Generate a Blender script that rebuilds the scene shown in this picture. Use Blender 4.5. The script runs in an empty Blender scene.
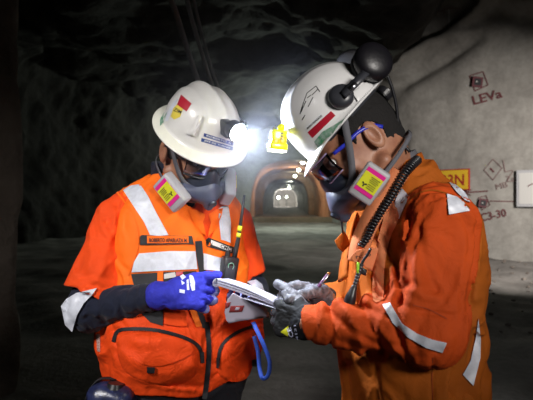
import bpy, bmesh, math, random
import numpy as np
from mathutils import Vector, Matrix, geometry
from mathutils.bvhtree import BVHTree
random.seed(7)
C = bpy.context.scene.collection
SC = bpy.context.scene
PI = math.pi
F_PX, CX, CY, CAM_Z = 550.0, 266.5, 200.0, 1.35

# ------------------------------------------------------------------ camera, world, lights, exposure
cam_d = bpy.data.cameras.new('camera')
cam_d.sensor_width = 36.0
cam_d.lens = F_PX / 533.0 * 36.0
cam_d.clip_end = 400
cam_d.dof.use_dof = True
cam_d.dof.focus_distance = 1.62
cam_d.dof.aperture_fstop = 6.0
cam = bpy.data.objects.new('camera', cam_d)
cam.location = (0, 0, CAM_Z)
cam.rotation_euler = (PI / 2, 0, 0)
C.objects.link(cam)
SC.camera = cam
SC.view_settings.view_transform = 'Standard'
SC.view_settings.look = 'None'
SC.view_settings.gamma = 1
SC.view_settings.use_curve_mapping = False
SC.view_settings.exposure = 0.0
world = bpy.data.worlds.new('mine_dark')
world.use_nodes = True
world.node_tree.nodes['Background'].inputs[0].default_value = (0.25, 0.27, 0.33, 1)
world.node_tree.nodes['Background'].inputs[1].default_value = 0.008
SC.world = world


def aim(o, target):
    d = Vector(target) - o.location
    o.rotation_euler = d.to_track_quat('-Z', 'Y').to_euler()


def light(name, kind, loc, energy, color, target=None, size=0.1, spot=60, blend=0.5):
    d = bpy.data.lights.new(name, kind)
    d.energy = energy
    d.color = color
    if kind == 'AREA':
        d.shape = 'DISK'; d.size = size
    else:
        d.shadow_soft_size = size
    if kind == 'SPOT':
        d.spot_size = math.radians(spot); d.spot_blend = blend
    o = bpy.data.objects.new(name, d)
    o.location = loc
    C.objects.link(o)
    if target: aim(o, target)
    return o


# key light from the camera side, and unseen spots added beside it
light('key_lamp', 'SPOT', (-1.55, -0.3, 2.6), 265, (1.0, 0.97, 0.95), (-0.42, 1.8, 1.12), 0.22, 32, 0.8)
light('fill_spot', 'SPOT', (1.1, -0.7, 2.0), 225, (1.0, 0.95, 0.90), (0.30, 1.45, 1.45), 0.3, 36, 1.0)  # added fill to lift the right man's head
light('column_fill', 'SPOT', (-0.6, -1.0, 2.2), 60, (1.0, 0.9, 0.8), (-2.3, 3.9, 1.2), 0.2, 24, 0.8)  # added only to brighten the left rock column
# floodlight on the right, out of the frame, washing the rock wall and the ground below it
light('wall_flood', 'SPOT', (5.5, 5.5, 2.7), 2500, (1.0, 0.94, 0.88), (5.2, 11.5, 0.9), 0.15, 78, 0.8)
light('floor_fill', 'SPOT', (1.2, 19, 5.2), 150, (1.0, 0.88, 0.70), (1.0, 16.0, 0.0), 0.15, 80, 1.0)  # unseen spot added to brighten the middle of the cavern floor
light('portal_fill', 'POINT', (1.5, 26.0, 4.0), 900, (0.85, 1.0, 0.86), None, 0.2)  # added light without a fixture, for the greenish floor strip before the tunnel
light('tunnel_glow', 'POINT', (1.6, 41, 3.0), 420, (1.0, 0.62, 0.38), None, 0.3)

# ------------------------------------------------------------------ helpers: pixels, frames, objects
def P(u, v, Y):
    """a pixel of the photograph at distance Y, as a point of the place (metres)"""
    return np.array([(u - CX) / F_PX * Y, Y, CAM_Z - (v - CY) / F_PX * Y])


def project(p):
    Yd = np.maximum(p[:, 1], 0.05)
    return CX + p[:, 0] / Yd * F_PX, CY - (p[:, 2] - CAM_Z) / Yd * F_PX


def Rot(yaw, pitch, roll):
    return Matrix.Rotation(yaw, 3, 'Z') @ Matrix.Rotation(pitch, 3, 'Y') @ Matrix.Rotation(roll, 3, 'X')


def wmat(o):
    m = o.matrix_basis.copy()
    return wmat(o.parent) @ m if o.parent else m


def empty(name, loc=(0, 0, 0), rot=None, label=None, cat=None, group=None):
    o = bpy.data.objects.new(name, None)
    o.empty_display_size = 0.05
    C.objects.link(o)
    m = Matrix.Translation(Vector([float(x) for x in loc]))
    if rot is not None: m = m @ rot.to_4x4()
    o.matrix_basis = m
    tag(o, label, cat, group)
    return o


def tag(o, label=None, cat=None, group=None, kind=None):
    if label: o['label'] = label
    if cat: o['category'] = cat
    if group: o['group'] = group
    if kind: o['kind'] = kind
    return o


def mk(name, verts, faces, mat, parent=None, world=True, smooth=True, loc=None, fmat=None):
    """link one mesh object. world: the vertices are given in place coordinates"""
    me = bpy.data.meshes.new(name)
    V = np.asarray(verts, dtype=np.float64)
    m = Matrix.Identity(4)
    if loc is not None: m = Matrix.Translation(Vector([float(x) for x in loc]))
    if world:
        w = (wmat(parent) if parent else Matrix.Identity(4)) @ m
        wi = np.array(w.inverted())
        V = V @ wi[:3, :3].T + wi[:3, 3]
    me.from_pydata([tuple(v) for v in V], [], [tuple(int(i) for i in f) for f in faces])
    for mm in (mat if isinstance(mat, (list, tuple)) else [mat]): me.materials.append(mm)
    if fmat is not None: me.polygons.foreach_set('material_index', np.asarray(fmat, dtype=np.int32))
    if smooth: me.polygons.foreach_set('use_smooth', [True] * len(me.polygons))
    me.update()
    o = bpy.data.objects.new(name, me)
    C.objects.link(o)
    o.matrix_basis = m
    if parent: o.parent = parent
    return o


def from_bm(name, bm, mat, parent=None, world=True, smooth=False, loc=None):
    bm.normal_update()
    bm.verts.index_update()
    V = [v.co[:] for v in bm.verts]
    Fc = [[v.index for v in f.verts] for f in bm.faces]
    mi = [f.material_index for f in bm.faces]
    sm = [f.smooth for f in bm.faces]
    bm.free()
    o = mk(name, V, Fc, mat, parent, world, False, loc, mi)
    if smooth:
        o.data.polygons.foreach_set('use_smooth', [True] * len(Fc))
        o.data.set_sharp_from_angle(angle=math.radians(38))
    return o


def box_bm(c, h, rot=None, bevel=0.0, bm=None, seg=2):
    b = bmesh.new()
    bmesh.ops.create_cube(b, size=2)
    bmesh.ops.scale(b, vec=h, verts=b.verts)
    if bevel: bmesh.ops.bevel(b, geom=list(b.edges), offset=bevel, segments=seg, profile=0.5, affect='EDGES')
    if rot is not None: bmesh.ops.rotate(b, cent=(0, 0, 0), matrix=rot, verts=b.verts)
    bmesh.ops.translate(b, vec=Vector([float(x) for x in c]), verts=b.verts)
    if bm is None: return b
    me = bpy.data.meshes.new('t'); b.to_mesh(me); b.free(); bm.from_mesh(me); bpy.data.meshes.remove(me)
    return bm


def tube(pts, r, n=10, closed_ends=True, sub=4):
    """swept round tube through points; r a number or a list. returns verts, faces"""
    pts = [Vector([float(x) for x in p]) for p in pts]
    rr = list(r) if hasattr(r, '__len__') else [r] * len(pts)
    if len(pts) > 2 and sub > 1:
        q = [2 * pts[0] - pts[1]] + pts + [2 * pts[-1] - pts[-2]]
        out, ro = [], []
        for i in range(1, len(q) - 2):
            for k in range(sub):
                t = k / sub
                a, b, c, d = q[i - 1], q[i], q[i + 1], q[i + 2]
                out.append(0.5 * ((2 * b) + (c - a) * t + (2 * a - 5 * b + 4 * c - d) * t * t + (3 * b - a - 3 * c + d) * t ** 3))
                ro.append(rr[i - 1] * (1 - t) + rr[i] * t)
        out.append(pts[-1]); ro.append(rr[-1])
        pts, rr = out, ro
    V, Fc = [], []
    up = None
    for i, p in enumerate(pts):
        t = (pts[min(i + 1, len(pts) - 1)] - pts[max(i - 1, 0)]).normalized()
        if up is None:
            up = Vector((0, 0, 1)) if abs(t.z) < 0.9 else Vector((1, 0, 0))
        s = t.cross(up).normalized(); up = s.cross(t).normalized()
        for k in range(n):
            a = 2 * PI * k / n
            V.append(p + rr[i] * (math.cos(a) * s + math.sin(a) * up))
    for i in range(len(pts) - 1):
        for k in range(n):
            a, b = i * n + k, i * n + (k + 1) % n
            Fc.append((a, b, b + n, a + n))
    if closed_ends:
        Fc.append(tuple(range(n - 1, -1, -1)))
        Fc.append(tuple(range((len(pts) - 1) * n, len(pts) * n)))
    return [tuple(v) for v in V], Fc


def strap(pts, normals, w, th, sub=5):
    """flat band through points, lying against a surface whose outward normals are given"""
    pts = [Vector([float(x) for x in p]) for p in pts]
    nn = [Vector([float(x) for x in p]).normalized() for p in normals]
    out, no = [], []
    q = [2 * pts[0] - pts[1]] + pts + [2 * pts[-1] - pts[-2]]
    for i in range(1, len(q) - 2):
        for k in range(sub):
            t = k / sub
            a, b, c, d = q[i - 1], q[i], q[i + 1], q[i + 2]
            out.append(0.5 * ((2 * b) + (c - a) * t + (2 * a - 5 * b + 4 * c - d) * t * t + (3 * b - a - 3 * c + d) * t ** 3))
            no.append((nn[i - 1] * (1 - t) + nn[i] * t).normalized())
    out.append(pts[-1]); no.append(nn[-1])
    V, Fc = [], []
    for i, p in enumerate(out):
        t = (out[min(i + 1, len(out) - 1)] - out[max(i - 1, 0)]).normalized()
        s = t.cross(no[i]).normalized()
        V += [p - s * w / 2, p + s * w / 2, p + s * w / 2 + no[i] * th, p - s * w / 2 + no[i] * th]
    for i in range(len(out) - 1):
        for k in range(4):
            a, b = i * 4 + k, i * 4 + (k + 1) % 4
            Fc.append((a, b, b + 4, a + 4))
    Fc.append((3, 2, 1, 0)); e = (len(out) - 1) * 4; Fc.append((e, e + 1, e + 2, e + 3))
    return [tuple(v) for v in V], Fc


# ------------------------------------------------------------------ noise
def _hash(ix, iy, iz, seed):
    h = (ix.astype(np.int64) * 374761393 + iy.astype(np.int64) * 668265263 + iz.astype(np.int64) * 2147483647 + seed * 974634777) & 0xffffffff
    h = ((h ^ (h >> 13)) * 1274126177) & 0xffffffff
    return ((h ^ (h >> 16)) & 0xffff) / 65535.0


def vnoise(p, seed=0):
    i = np.floor(p).astype(np.int64); f = p - i; f = f * f * (3 - 2 * f)
    r = 0
    for dx in (0, 1):
        wx = f[:, 0] if dx else 1 - f[:, 0]
        for dy in (0, 1):
            wy = f[:, 1] if dy else 1 - f[:, 1]
            for dz in (0, 1):
                wz = f[:, 2] if dz else 1 - f[:, 2]
                r = r + wx * wy * wz * _hash(i[:, 0] + dx, i[:, 1] + dy, i[:, 2] + dz, seed)
    return r * 2 - 1


def fbm(p, oct=4, seed=0, gain=0.5):
    r, a = 0, 1.0
    for k in range(oct):
        r = r + a * vnoise(p * (2.03 ** k) + 7.3 * k, seed + k); a *= gain
    return r


# ------------------------------------------------------------------ distance fields
def A(x): return np.asarray(x, dtype=np.float64)


def s_cap(p, a, b, ra, rb):
    a, b = A(a), A(b)
    ab = b - a
    t = np.clip(((p - a) @ ab) / max(ab @ ab, 1e-12), 0, 1)
    q = p - a - t[:, None] * ab
    return np.sqrt((q * q).sum(1)) - (ra + (rb - ra) * t)


def s_ell(p, c, r, R=None):
    q = p - A(c)
    if R is not None: q = q @ A(R)
    r = A(r)
    k0 = np.sqrt(((q / r) ** 2).sum(1)); k1 = np.sqrt(((q / r ** 2) ** 2).sum(1))
    return k0 * (k0 - 1) / np.maximum(k1, 1e-9)


def s_box(p, c, h, rd, R=None):
    q = p - A(c)
    if R is not None: q = q @ A(R)
    q = np.abs(q) - (A(h) - rd)
    return np.sqrt((np.maximum(q, 0) ** 2).sum(1)) + np.minimum(q.max(1), 0) - rd


def su(a, b, k):
    h = np.clip(0.5 + 0.5 * (b - a) / k, 0, 1)
    return b + (a - b) * h - k * h * (1 - h)


def ss(a, b, k):
    """a minus b, softened"""
    return -su(-a, b, k)


def s_loft(p, rows, yaw, power=2.3):
    """upright body of stacked oval sections: rows of (z, cx, cy, half width, half depth)"""
    rows = A(sorted(rows))
    z = p[:, 2]
    g = [np.interp(z, rows[:, 0], rows[:, k]) for k in range(1, 5)]
    c, s = math.cos(yaw), math.sin(yaw)
    dx, dy = p[:, 0] - g[0], p[:, 1] - g[1]
    fw = dx * c + dy * s; lt = -dx * s + dy * c
    k0 = ((np.abs(lt) / g[2]) ** power + (np.abs(fw) / g[3]) ** power) ** (1 / power)
    d = (k0 - 1) * np.minimum(g[2], g[3])
    ends = np.maximum(rows[0, 0] - z, z - rows[-1, 0])
    return -su(-d, -ends, 0.03)


def s_plane(p, pt, n):
    n = A(n) / np.linalg.norm(n)
    return (p - A(pt)) @ n


def seg2(u, v, pts):
    best = None
    for (a, b) in zip(pts[:-1], pts[1:]):
        ax, ay = a; bx, by = b
        dx, dy = bx - ax, by - ay
        t = np.clip(((u - ax) * dx + (v - ay) * dy) / (dx * dx + dy * dy), 0, 1)
        taper = 1.0
        d = np.hypot(u - ax - t * dx, v - ay - t * dy)
        best = d if best is None else np.minimum(best, d)
    return best


def folds(p, d, lst):
    """press creases (+) or raise ridges (-) into cloth along lines: (points, width px, depth mm)"""
    u, v = project(p)
    for pts, w, amp in lst:
        dd = seg2(u, v, pts)
        d = d + amp * 0.001 * np.exp(-(dd / w) ** 2)
    return d


def cloth(p, d, amp=0.003, scale=14, seed=0, stretch=(1, 1, 1)):
    q = p * A(stretch) * scale
    w = fbm(q * 0.6, 2, seed + 9)
    n = fbm(q + w[:, None] * 1.4, 3, seed)
    return d + amp * (np.abs(n) * 2 - 0.8)


def sdf_mesh(f, lo, hi, h):
    lo, hi = A(lo), A(hi)
    nb = np.ceil((hi - lo) / (4 * h)).astype(int) + 1
    n = nb * 4
    bi = np.stack(np.meshgrid(*[np.arange(k) for k in nb], indexing='ij'), -1).reshape(-1, 3)
    cen = lo + (bi * 4 + 1.5) * h
    dc = f(cen)
    keep = np.abs(dc) < 3.6 * h * 1.9
    D = np.repeat(np.repeat(np.repeat(np.where(dc < 0, -1.0, 1.0).reshape(nb), 4, 0), 4, 1), 4, 2)
    off = np.stack(np.meshgrid(*[np.arange(4)] * 3, indexing='ij'), -1).reshape(-1, 3)
    kb = bi[keep]
    idx = (kb[:, None, :] * 4 + off[None]).reshape(-1, 3)
    vals = np.empty(len(idx))
    for s in range(0, len(idx), 400000):
        vals[s:s + 400000] = f(lo + idx[s:s + 400000] * h)
    D[idx[:, 0], idx[:, 1], idx[:, 2]] = vals
    D[0], D[-1], D[:, 0], D[:, -1], D[:, :, 0], D[:, :, -1] = 1, 1, 1, 1, 1, 1
    ins = D < 0
    cnt = np.zeros(np.array(D.shape) - 1, dtype=np.int8)
    for dx in (0, 1):
        for dy in (0, 1):
            for dz in (0, 1):
                cnt += ins[dx:D.shape[0] - 1 + dx, dy:D.shape[1] - 1 + dy, dz:D.shape[2] - 1 + dz]
    act = np.argwhere((cnt > 0) & (cnt < 8))
    vid = -np.ones(cnt.shape, dtype=np.int64)
    vid[act[:, 0], act[:, 1], act[:, 2]] = np.arange(len(act))
    acc = np.zeros((len(act), 3)); num = np.zeros(len(act))
    for ax in range(3):
        o1, o2 = [k for k in range(3) if k != ax]
        for i in (0, 1):
            for j in (0, 1):
                a = np.zeros(3, int); a[o1] = i; a[o2] = j
                b = a.copy(); b[ax] = 1
                ia, ib = act + a, act + b
                da, db = D[ia[:, 0], ia[:, 1], ia[:, 2]], D[ib[:, 0], ib[:, 1], ib[:, 2]]
                m = (da < 0) != (db < 0)
                t = np.where(m, da / np.where(m, da - db, 1), 0)
                pt = np.tile(a.astype(float), (len(act), 1)); pt[:, ax] = t
                acc[m] += pt[m]; num[m] += 1
    V = lo + (act + acc / num[:, None]) * h
    Q = []
    for ax in range(3):
        o1, o2 = [(1, 2), (2, 0), (0, 1)][ax]
        sl_a = [slice(1, -1)] * 3; sl_a[ax] = slice(0, -1)
        sl_b = [slice(1, -1)] * 3; sl_b[ax] = slice(1, None)
        ia, ib = ins[tuple(sl_a)], ins[tuple(sl_b)]
        e = np.argwhere(ia != ib)
        base = e + 1; base[:, ax] = e[:, ax]
        flip = ~ia[e[:, 0], e[:, 1], e[:, 2]]
        def vv(d1, d2):
            c = base.copy(); c[:, o1] -= d1; c[:, o2] -= d2
            return vid[c[:, 0], c[:, 1], c[:, 2]]
        q = np.stack([vv(1, 1), vv(0, 1), vv(0, 0), vv(1, 0)], 1)
        q[flip] = q[flip][:, ::-1]
        Q.append(q)
    Q = np.concatenate(Q)
    Q = Q[(Q >= 0).all(1)]
    return V, Q


def solid(name, f, lo, hi, h, mat, parent=None, world=True, matfn=None, bvh=False):
    V, Q = sdf_mesh(f, lo, hi, h)
    fm = matfn(V[Q].mean(1)) if matfn else None
    o = mk(name, V, Q, mat, parent, world, True, None, fm)
    if bvh:
        return o, BVHTree.FromPolygons([Vector(v) for v in V], [tuple(int(i) for i in q) for q in Q])
    return o


# ------------------------------------------------------------------ flat pieces laid on a curved surface
def ray_px(u, v, trees):
    d = Vector(((u - CX) / F_PX, 1.0, -(v - CY) / F_PX)).normalized()
    best = None
    for t in trees:
        hit, nrm, idx, dist = t.ray_cast(Vector((0, 0, CAM_Z)), d)
        if hit is not None and (best is None or dist < best[1]): best = (hit, dist, nrm)
    return best, d


def drape(pts2, tris, trees, off, th, puff=0.0, outline=None, edge=6.0):
    """drop a flat pattern (points seen from the camera side) onto a surface and give it thickness"""
    pos = [None] * len(pts2)
    for i, (u, v) in enumerate(pts2):
        b, d = ray_px(u, v, trees)
        if b is not None: pos[i] = b[0] - d * off
    good = [i for i in range(len(pts2)) if pos[i] is not None]
    if not good: raise RuntimeError('drape missed')
    gp = A([pts2[i] for i in good])
    for i, (u, v) in enumerate(pts2):
        if pos[i] is None:
            j = good[int(np.argmin(((gp - A([u, v])) ** 2).sum(1)))]
            d = Vector(((u - CX) / F_PX, 1.0, -(v - CY) / F_PX))
            pos[i] = Vector((0, 0, CAM_Z)) + d * pos[j].y
    n = len(pts2)
    front, back = [], []
    for i, (u, v) in enumerate(pts2):
        d = (pos[i] - Vector((0, 0, CAM_Z))).normalized()
        k = 0.0
        if puff and outline is not None:
            dist = float(seg2(A([u]), A([v]), list(outline) + [outline[0]])[0])
            x = min(dist / edge, 1.0)
            k = puff * math.sqrt(max(0.0, 1 - (1 - x) ** 2))
        front.append(pos[i] - d * (k + th)); back.append(pos[i] + d * (off + 0.003))
    V = [tuple(v) for v in front + back]
    Fc = [tuple(t) for t in tris] + [tuple(i + n for i in reversed(t)) for t in tris]
    cnt = {}
    for t in tris:
        for a, b in zip(t, t[1:] + t[:1]): cnt[(a, b)] = cnt.get((a, b), 0) + 1
    for (a, b) in cnt:
        if (b, a) not in cnt: Fc.append((b, a, a + n, b + n))
    return V, Fc


def smooth_poly(poly, k=4):
    q = [A(p) for p in poly]; n = len(q); out = []
    for i in range(n):
        a, b, c, d = q[i - 1], q[i], q[(i + 1) % n], q[(i + 2) % n]
        for j in range(k):
            t = j / k
            out.append(tuple(0.5 * (2 * b + (c - a) * t + (2 * a - 5 * b + 4 * c - d) * t * t + (3 * b - a - 3 * c + d) * t ** 3)))
    return out


def tri_fill(poly, step):
    poly = [(float(a), float(b)) for a, b in poly]
    pts = []
    n = len(poly)
    for i in range(n):
        a, b = poly[i], poly[(i + 1) % n]
        L = math.dist(a, b); m = max(1, int(L / step))
        for k in range(m): pts.append((a[0] + (b[0] - a[0]) * k / m, a[1] + (b[1] - a[1]) * k / m))
    ne = len(pts)
    us, vs = [p[0] for p in pts], [p[1] for p in pts]
    def inside(x, y):
        c = False; j = n - 1
        for i in range(n):
            if (poly[i][1] > y) != (poly[j][1] > y) and x < (poly[j][0] - poly[i][0]) * (y - poly[i][1]) / (poly[j][1] - poly[i][1]) + poly[i][0]: c = not c
            j = i
        return c
    y = min(vs) + step / 2; r = 0
    e = A(pts)
    while y < max(vs):
        x = min(us) + (step / 2 if r % 2 else step)
        while x < max(us):
            if inside(x, y) and ((e - A([x, y])) ** 2).sum(1).min() > (step * 0.45) ** 2: pts.append((x, y))
            x += step
        y += step * 0.87; r += 1
    res = geometry.delaunay_2d_cdt([Vector(p) for p in pts], [(i, (i + 1) % ne) for i in range(ne)], [], 1, 1e-5)
    V = [tuple(v) for v in res[0]]
    T = [tuple(t) for t in res[2]]
    T = [t for t in T]
    out = []
    for t in T:
        a, b, c = [V[i] for i in t[:3]]
        ar = (b[0] - a[0]) * (c[1] - a[1]) - (b[1] - a[1]) * (c[0] - a[0])
        out.append(tuple(t) if ar < 0 else tuple(reversed(t)))
    return V, [tuple(reversed(t)) for t in out]


def patch(name, poly, trees, mat, parent, th=0.0015, off=0.0005, puff=0.0, edge=6.0, step=3.0, smooth=0):
    if smooth: poly = smooth_poly(poly, smooth)
    v2, tr = tri_fill(poly, step)
    V, Fc = drape(v2, tr, trees, off, th, puff, poly, edge)
    o = mk(name, V, Fc, mat, parent, True, True)
    o.data.set_sharp_from_angle(angle=math.radians(50))
    return o


def ribbon_px(line, w):
    """outline of a band of width w px (or list) along a px line"""
    q = [A(p) for p in line]
    ws = w if hasattr(w, '__len__') else [w] * len(q)
    L, R = [], []
    for i, p in enumerate(q):
        t = q[min(i + 1, len(q) - 1)] - q[max(i - 1, 0)]; t = t / np.linalg.norm(t)
        nn = np.array([-t[1], t[0]])
        L.append(tuple(p + nn * ws[i] / 2)); R.append(tuple(p - nn * ws[i] / 2))
    return L + R[::-1]


def spline2(line, k=5):
    q = [A(p) for p in line]; q = [2 * q[0] - q[1]] + q + [2 * q[-1] - q[-2]]; out = []
    for i in range(1, len(q) - 2):
        a, b, c, d = q[i - 1], q[i], q[i + 1], q[i + 2]
        for j in range(k):
            t = j / k
            out.append(tuple(0.5 * (2 * b + (c - a) * t + (2 * a - 5 * b + 4 * c - d) * t * t + (3 * b - a - 3 * c + d) * t ** 3)))
    return out + [tuple(q[-2])]


def text_flat(s, size=1.0, bold=False):
    """outline letters as flat verts / faces, baseline at the origin"""
    cu = bpy.data.curves.new('letters', 'FONT')
    cu.body = s; cu.size = size; cu.resolution_u = 2
    if bold: cu.offset = 0.02 * size
    o = bpy.data.objects.new('letters', cu)
    C.objects.link(o)
    dg = bpy.context.evaluated_depsgraph_get()
    me = o.evaluated_get(dg).to_mesh()
    V = [tuple(v.co) for v in me.vertices]; Fc = [tuple(p.vertices) for p in me.polygons]
    o.evaluated_get(dg).to_mesh_clear()
    bpy.data.objects.remove(o); bpy.data.curves.remove(cu)
    return V, Fc


def text_px(name, s, at, to, hpx, trees, mat, parent, off=0.002, bold=True):
    """lettering laid on a surface from pixel at to pixel to, hpx letter height"""
    V, Fc = text_flat(s, 1.0, bold)
    x = A([v[0] for v in V]); y = A([v[1] for v in V])
    w = x.max()
    at, to = A(at), A(to)
    ex = (to - at) / w
    ey = A([ex[1], -ex[0]]); ey = ey / np.linalg.norm(ey) * hpx / 0.72
    pts = [tuple(at + ex * a + ey * b) for a, b in zip(x, y)]
    out = []
    lastY = None
    for (u, v) in pts:
        b, d = ray_px(u, v, trees)
        if b is None:
            out.append(None)
        else:
            out.append(b[0] - d * off)
    ok = [o for o in out if o is not None]
    my = sum(o.y for o in ok) / len(ok)
    res = []
    for (u, v), o in zip(pts, out):
        res.append(tuple(o) if o is not None else tuple(P(u, v, my)))
    return mk(name, res, Fc, mat, parent, True, False)

# ------------------------------------------------------------------ materials
def mat(name, base, rough=0.6, metal=0.0, var=0.0, vscale=20, base2=None, bump=0.0, bscale=60, bdist=0.002, spec=0.5, sheen=0.0, coat=0.0, emit=None, estr=0, trans=0.0, alpha=1.0, detail=4, distort=0.0, weave=0.0):
    m = bpy.data.materials.new(name); m.use_nodes = True
    nt = m.node_tree; N = nt.nodes; L = nt.links
    b = N['Principled BSDF']
    b.inputs['Base Color'].default_value = (*base, 1); b.inputs['Roughness'].default_value = rough
    b.inputs['Metallic'].default_value = metal; b.inputs['Specular IOR Level'].default_value = spec
    b.inputs['Sheen Weight'].default_value = sheen; b.inputs['Coat Weight'].default_value = coat
    b.inputs['Transmission Weight'].default_value = trans; b.inputs['Alpha'].default_value = alpha
    if emit: b.inputs['Emission Color'].default_value = (*emit, 1); b.inputs['Emission Strength'].default_value = estr
    tc = N.new('ShaderNodeTexCoord')
    if var or base2:
        n = N.new('ShaderNodeTexNoise'); n.inputs['Scale'].default_value = vscale; n.inputs['Detail'].default_value = detail
        n.inputs['Distortion'].default_value = distort; n.inputs['Roughness'].default_value = 0.6
        L.new(tc.outputs['Object'], n.inputs['Vector'])
        r = N.new('ShaderNodeValToRGB')
        r.color_ramp.elements[0].position = 0.35; r.color_ramp.elements[1].position = 0.65
        c2 = base2 if base2 else tuple(x * (1 - var) for x in base)
        r.color_ramp.elements[0].color = (*c2, 1); r.color_ramp.elements[1].color = (*base, 1)
        L.new(n.outputs['Fac'], r.inputs['Fac']); L.new(r.outputs['Color'], b.inputs['Base Color'])
    if bump:
        n2 = N.new('ShaderNodeTexNoise'); n2.inputs['Scale'].default_value = bscale; n2.inputs['Detail'].default_value = 5
        n2.inputs['Distortion'].default_value = distort
        L.new(tc.outputs['Object'], n2.inputs['Vector'])
        bp = N.new('ShaderNodeBump'); bp.inputs['Strength'].default_value = bump; bp.inputs['Distance'].default_value = bdist
        L.new(n2.outputs['Fac'], bp.inputs['Height']); L.new(bp.outputs['Normal'], b.inputs['Normal'])
    return m


M = {}
M['shirt'] = mat('red_orange_knit', (0.90, 0.072, 0.004), 0.75, var=0.15, vscale=8, bump=0.6, bscale=14, bdist=0.012, sheen=0.05, distort=0.6, spec=0.25)
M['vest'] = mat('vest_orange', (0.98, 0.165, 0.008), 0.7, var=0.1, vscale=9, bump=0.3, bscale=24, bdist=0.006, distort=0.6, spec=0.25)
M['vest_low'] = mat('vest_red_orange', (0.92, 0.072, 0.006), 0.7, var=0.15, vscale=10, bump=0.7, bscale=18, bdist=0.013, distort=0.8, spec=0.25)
M['jacket'] = mat('drill_orange', (0.44, 0.105, 0.009), 0.8, var=0.2, vscale=6, bump=0.6, bscale=16, bdist=0.010, distort=0.7, spec=0.2)
M['jacket_sleeve'] = mat('drill_red_orange', (0.53, 0.066, 0.007), 0.8, var=0.2, vscale=6, bump=0.7, bscale=16, bdist=0.012, distort=0.7, spec=0.2)
M['jacket_lit'] = mat('drill_lamplit', (0.70, 0.23, 0.10), 0.85, var=0.15, vscale=12, bump=0.4, bscale=30, bdist=0.005, distort=0.6, spec=0.2)  # jacket cloth paled, the cap lamp's light put into its colour
M['stitch'] = mat('dark_orange_stitching', (0.35, 0.05, 0.01), 0.9)
M['tape'] = mat('silver_reflective_tape', (0.72, 0.75, 0.84), 0.42, var=0.22, vscale=30, bump=0.25, bscale=55, bdist=0.003, spec=0.6, distort=0.5)
M['black'] = mat('black_webbing', (0.012, 0.012, 0.015), 0.7, bump=0.2, bscale=200)
M['black_plastic'] = mat('black_plastic', (0.014, 0.014, 0.017), 0.35, spec=0.5)
M['cup'] = mat('ear_cup_plastic', (0.008, 0.007, 0.010), 0.4, bump=0.3, bscale=120, bdist=0.002, base2=(0.006, 0.006, 0.008), vscale=40)
M['dark_grey'] = mat('dark_grey_plastic', (0.035, 0.037, 0.045), 0.35)
M['navy'] = mat('navy_knit', (0.008, 0.011, 0.028), 0.85, var=0.2, vscale=20, bump=0.4, bscale=40, bdist=0.006, distort=1.0, spec=0.3, sheen=0.1)
M['skin'] = mat('skin', (0.38, 0.18, 0.105), 0.5, var=0.16, vscale=30, base2=(0.29, 0.12, 0.07), bump=0.15, bscale=160, bdist=0.001)
M['hair'] = mat('black_hair', (0.004, 0.003, 0.003), 0.85, bump=0.8, bscale=240, bdist=0.004)
M['helmet'] = mat('white_helmet_shell', (0.78, 0.77, 0.75), 0.28, var=0.2, vscale=7, base2=(0.60, 0.59, 0.57), coat=0.2, detail=9)
M['helmet_b'] = mat('white_cap_shell', (0.80, 0.80, 0.80), 0.25, var=0.1, vscale=8, base2=(0.70, 0.70, 0.70), coat=0.3, detail=8)
M['brim'] = mat('cream_brim', (0.80, 0.80, 0.70), 0.35, var=0.1, vscale=10)
M['white'] = mat('white_plastic', (0.75, 0.76, 0.78), 0.35)
M['red'] = mat('red_sticker', (0.42, 0.012, 0.03), 0.35)
M['yellow'] = mat('yellow_sticker', (0.75, 0.6, 0.08), 0.4)
M['green'] = mat('green_sticker', (0.03, 0.24, 0.11), 0.35, var=0.3, vscale=90, base2=(0.35, 0.42, 0.38))
M['magenta'] = mat('magenta_label', (0.75, 0.02, 0.28), 0.45)
M['lime'] = mat('yellow_label', (0.72, 0.72, 0.03), 0.45)
M['blue_label'] = mat('blue_label_tape', (0.02, 0.05, 0.22), 0.4)
M['cart'] = mat('cartridge_grey', (0.42, 0.42, 0.44), 0.5, var=0.06, vscale=40)
M['mask_hard'] = mat('respirator_grey_blue', (0.062, 0.072, 0.115), 0.42, var=0.1, vscale=30)
M['mask_soft'] = mat('respirator_black_rubber', (0.014, 0.018, 0.032), 0.4)
M['grey_strap'] = mat('grey_elastic', (0.10, 0.10, 0.115), 0.8)
M['blue_temple'] = mat('blue_plastic', (0.02, 0.03, 0.42), 0.3)
M['glove_blue'] = mat('blue_knit_glove', (0.03, 0.035, 0.45), 0.8, var=0.25, vscale=40, bump=0.5, bscale=150, bdist=0.002, spec=0.3)
M['glove_print'] = mat('pale_glove_print', (0.6, 0.63, 0.85), 0.6)
M['glove_coat_blue'] = mat('pale_blue_coating', (0.30, 0.33, 0.75), 0.6, var=0.25, vscale=60)
M['glove_black'] = mat('black_knit_glove', (0.008, 0.009, 0.012), 0.8, bump=0.5, bscale=170, bdist=0.002)
M['glove_grey'] = mat('grey_coated_palm', (0.22, 0.225, 0.265), 0.6, var=0.3, vscale=50, base2=(0.07, 0.073, 0.09), bump=0.4, bscale=60, bdist=0.004, distort=0.8)
M['paper'] = mat('paper', (0.50, 0.50, 0.62), 0.7, var=0.08, vscale=30)
M['sheet'] = mat('lilac_sheet', (0.40, 0.37, 0.46), 0.6, var=0.1, vscale=14)
M['sheet_red'] = mat('dark_red_print', (0.25, 0.03, 0.035), 0.6)
M['steel'] = mat('steel', (0.55, 0.56, 0.6), 0.3, 1.0)
M['trouser'] = mat('dark_work_trousers', (0.02, 0.021, 0.03), 0.85, bump=0.5, bscale=30, bdist=0.006)
M['boot'] = mat('boot_rubber', (0.03, 0.03, 0.03), 0.5)
M['strap_blue'] = mat('blue_webbing', (0.03, 0.09, 0.5), 0.6, var=0.2, vscale=60)
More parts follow.
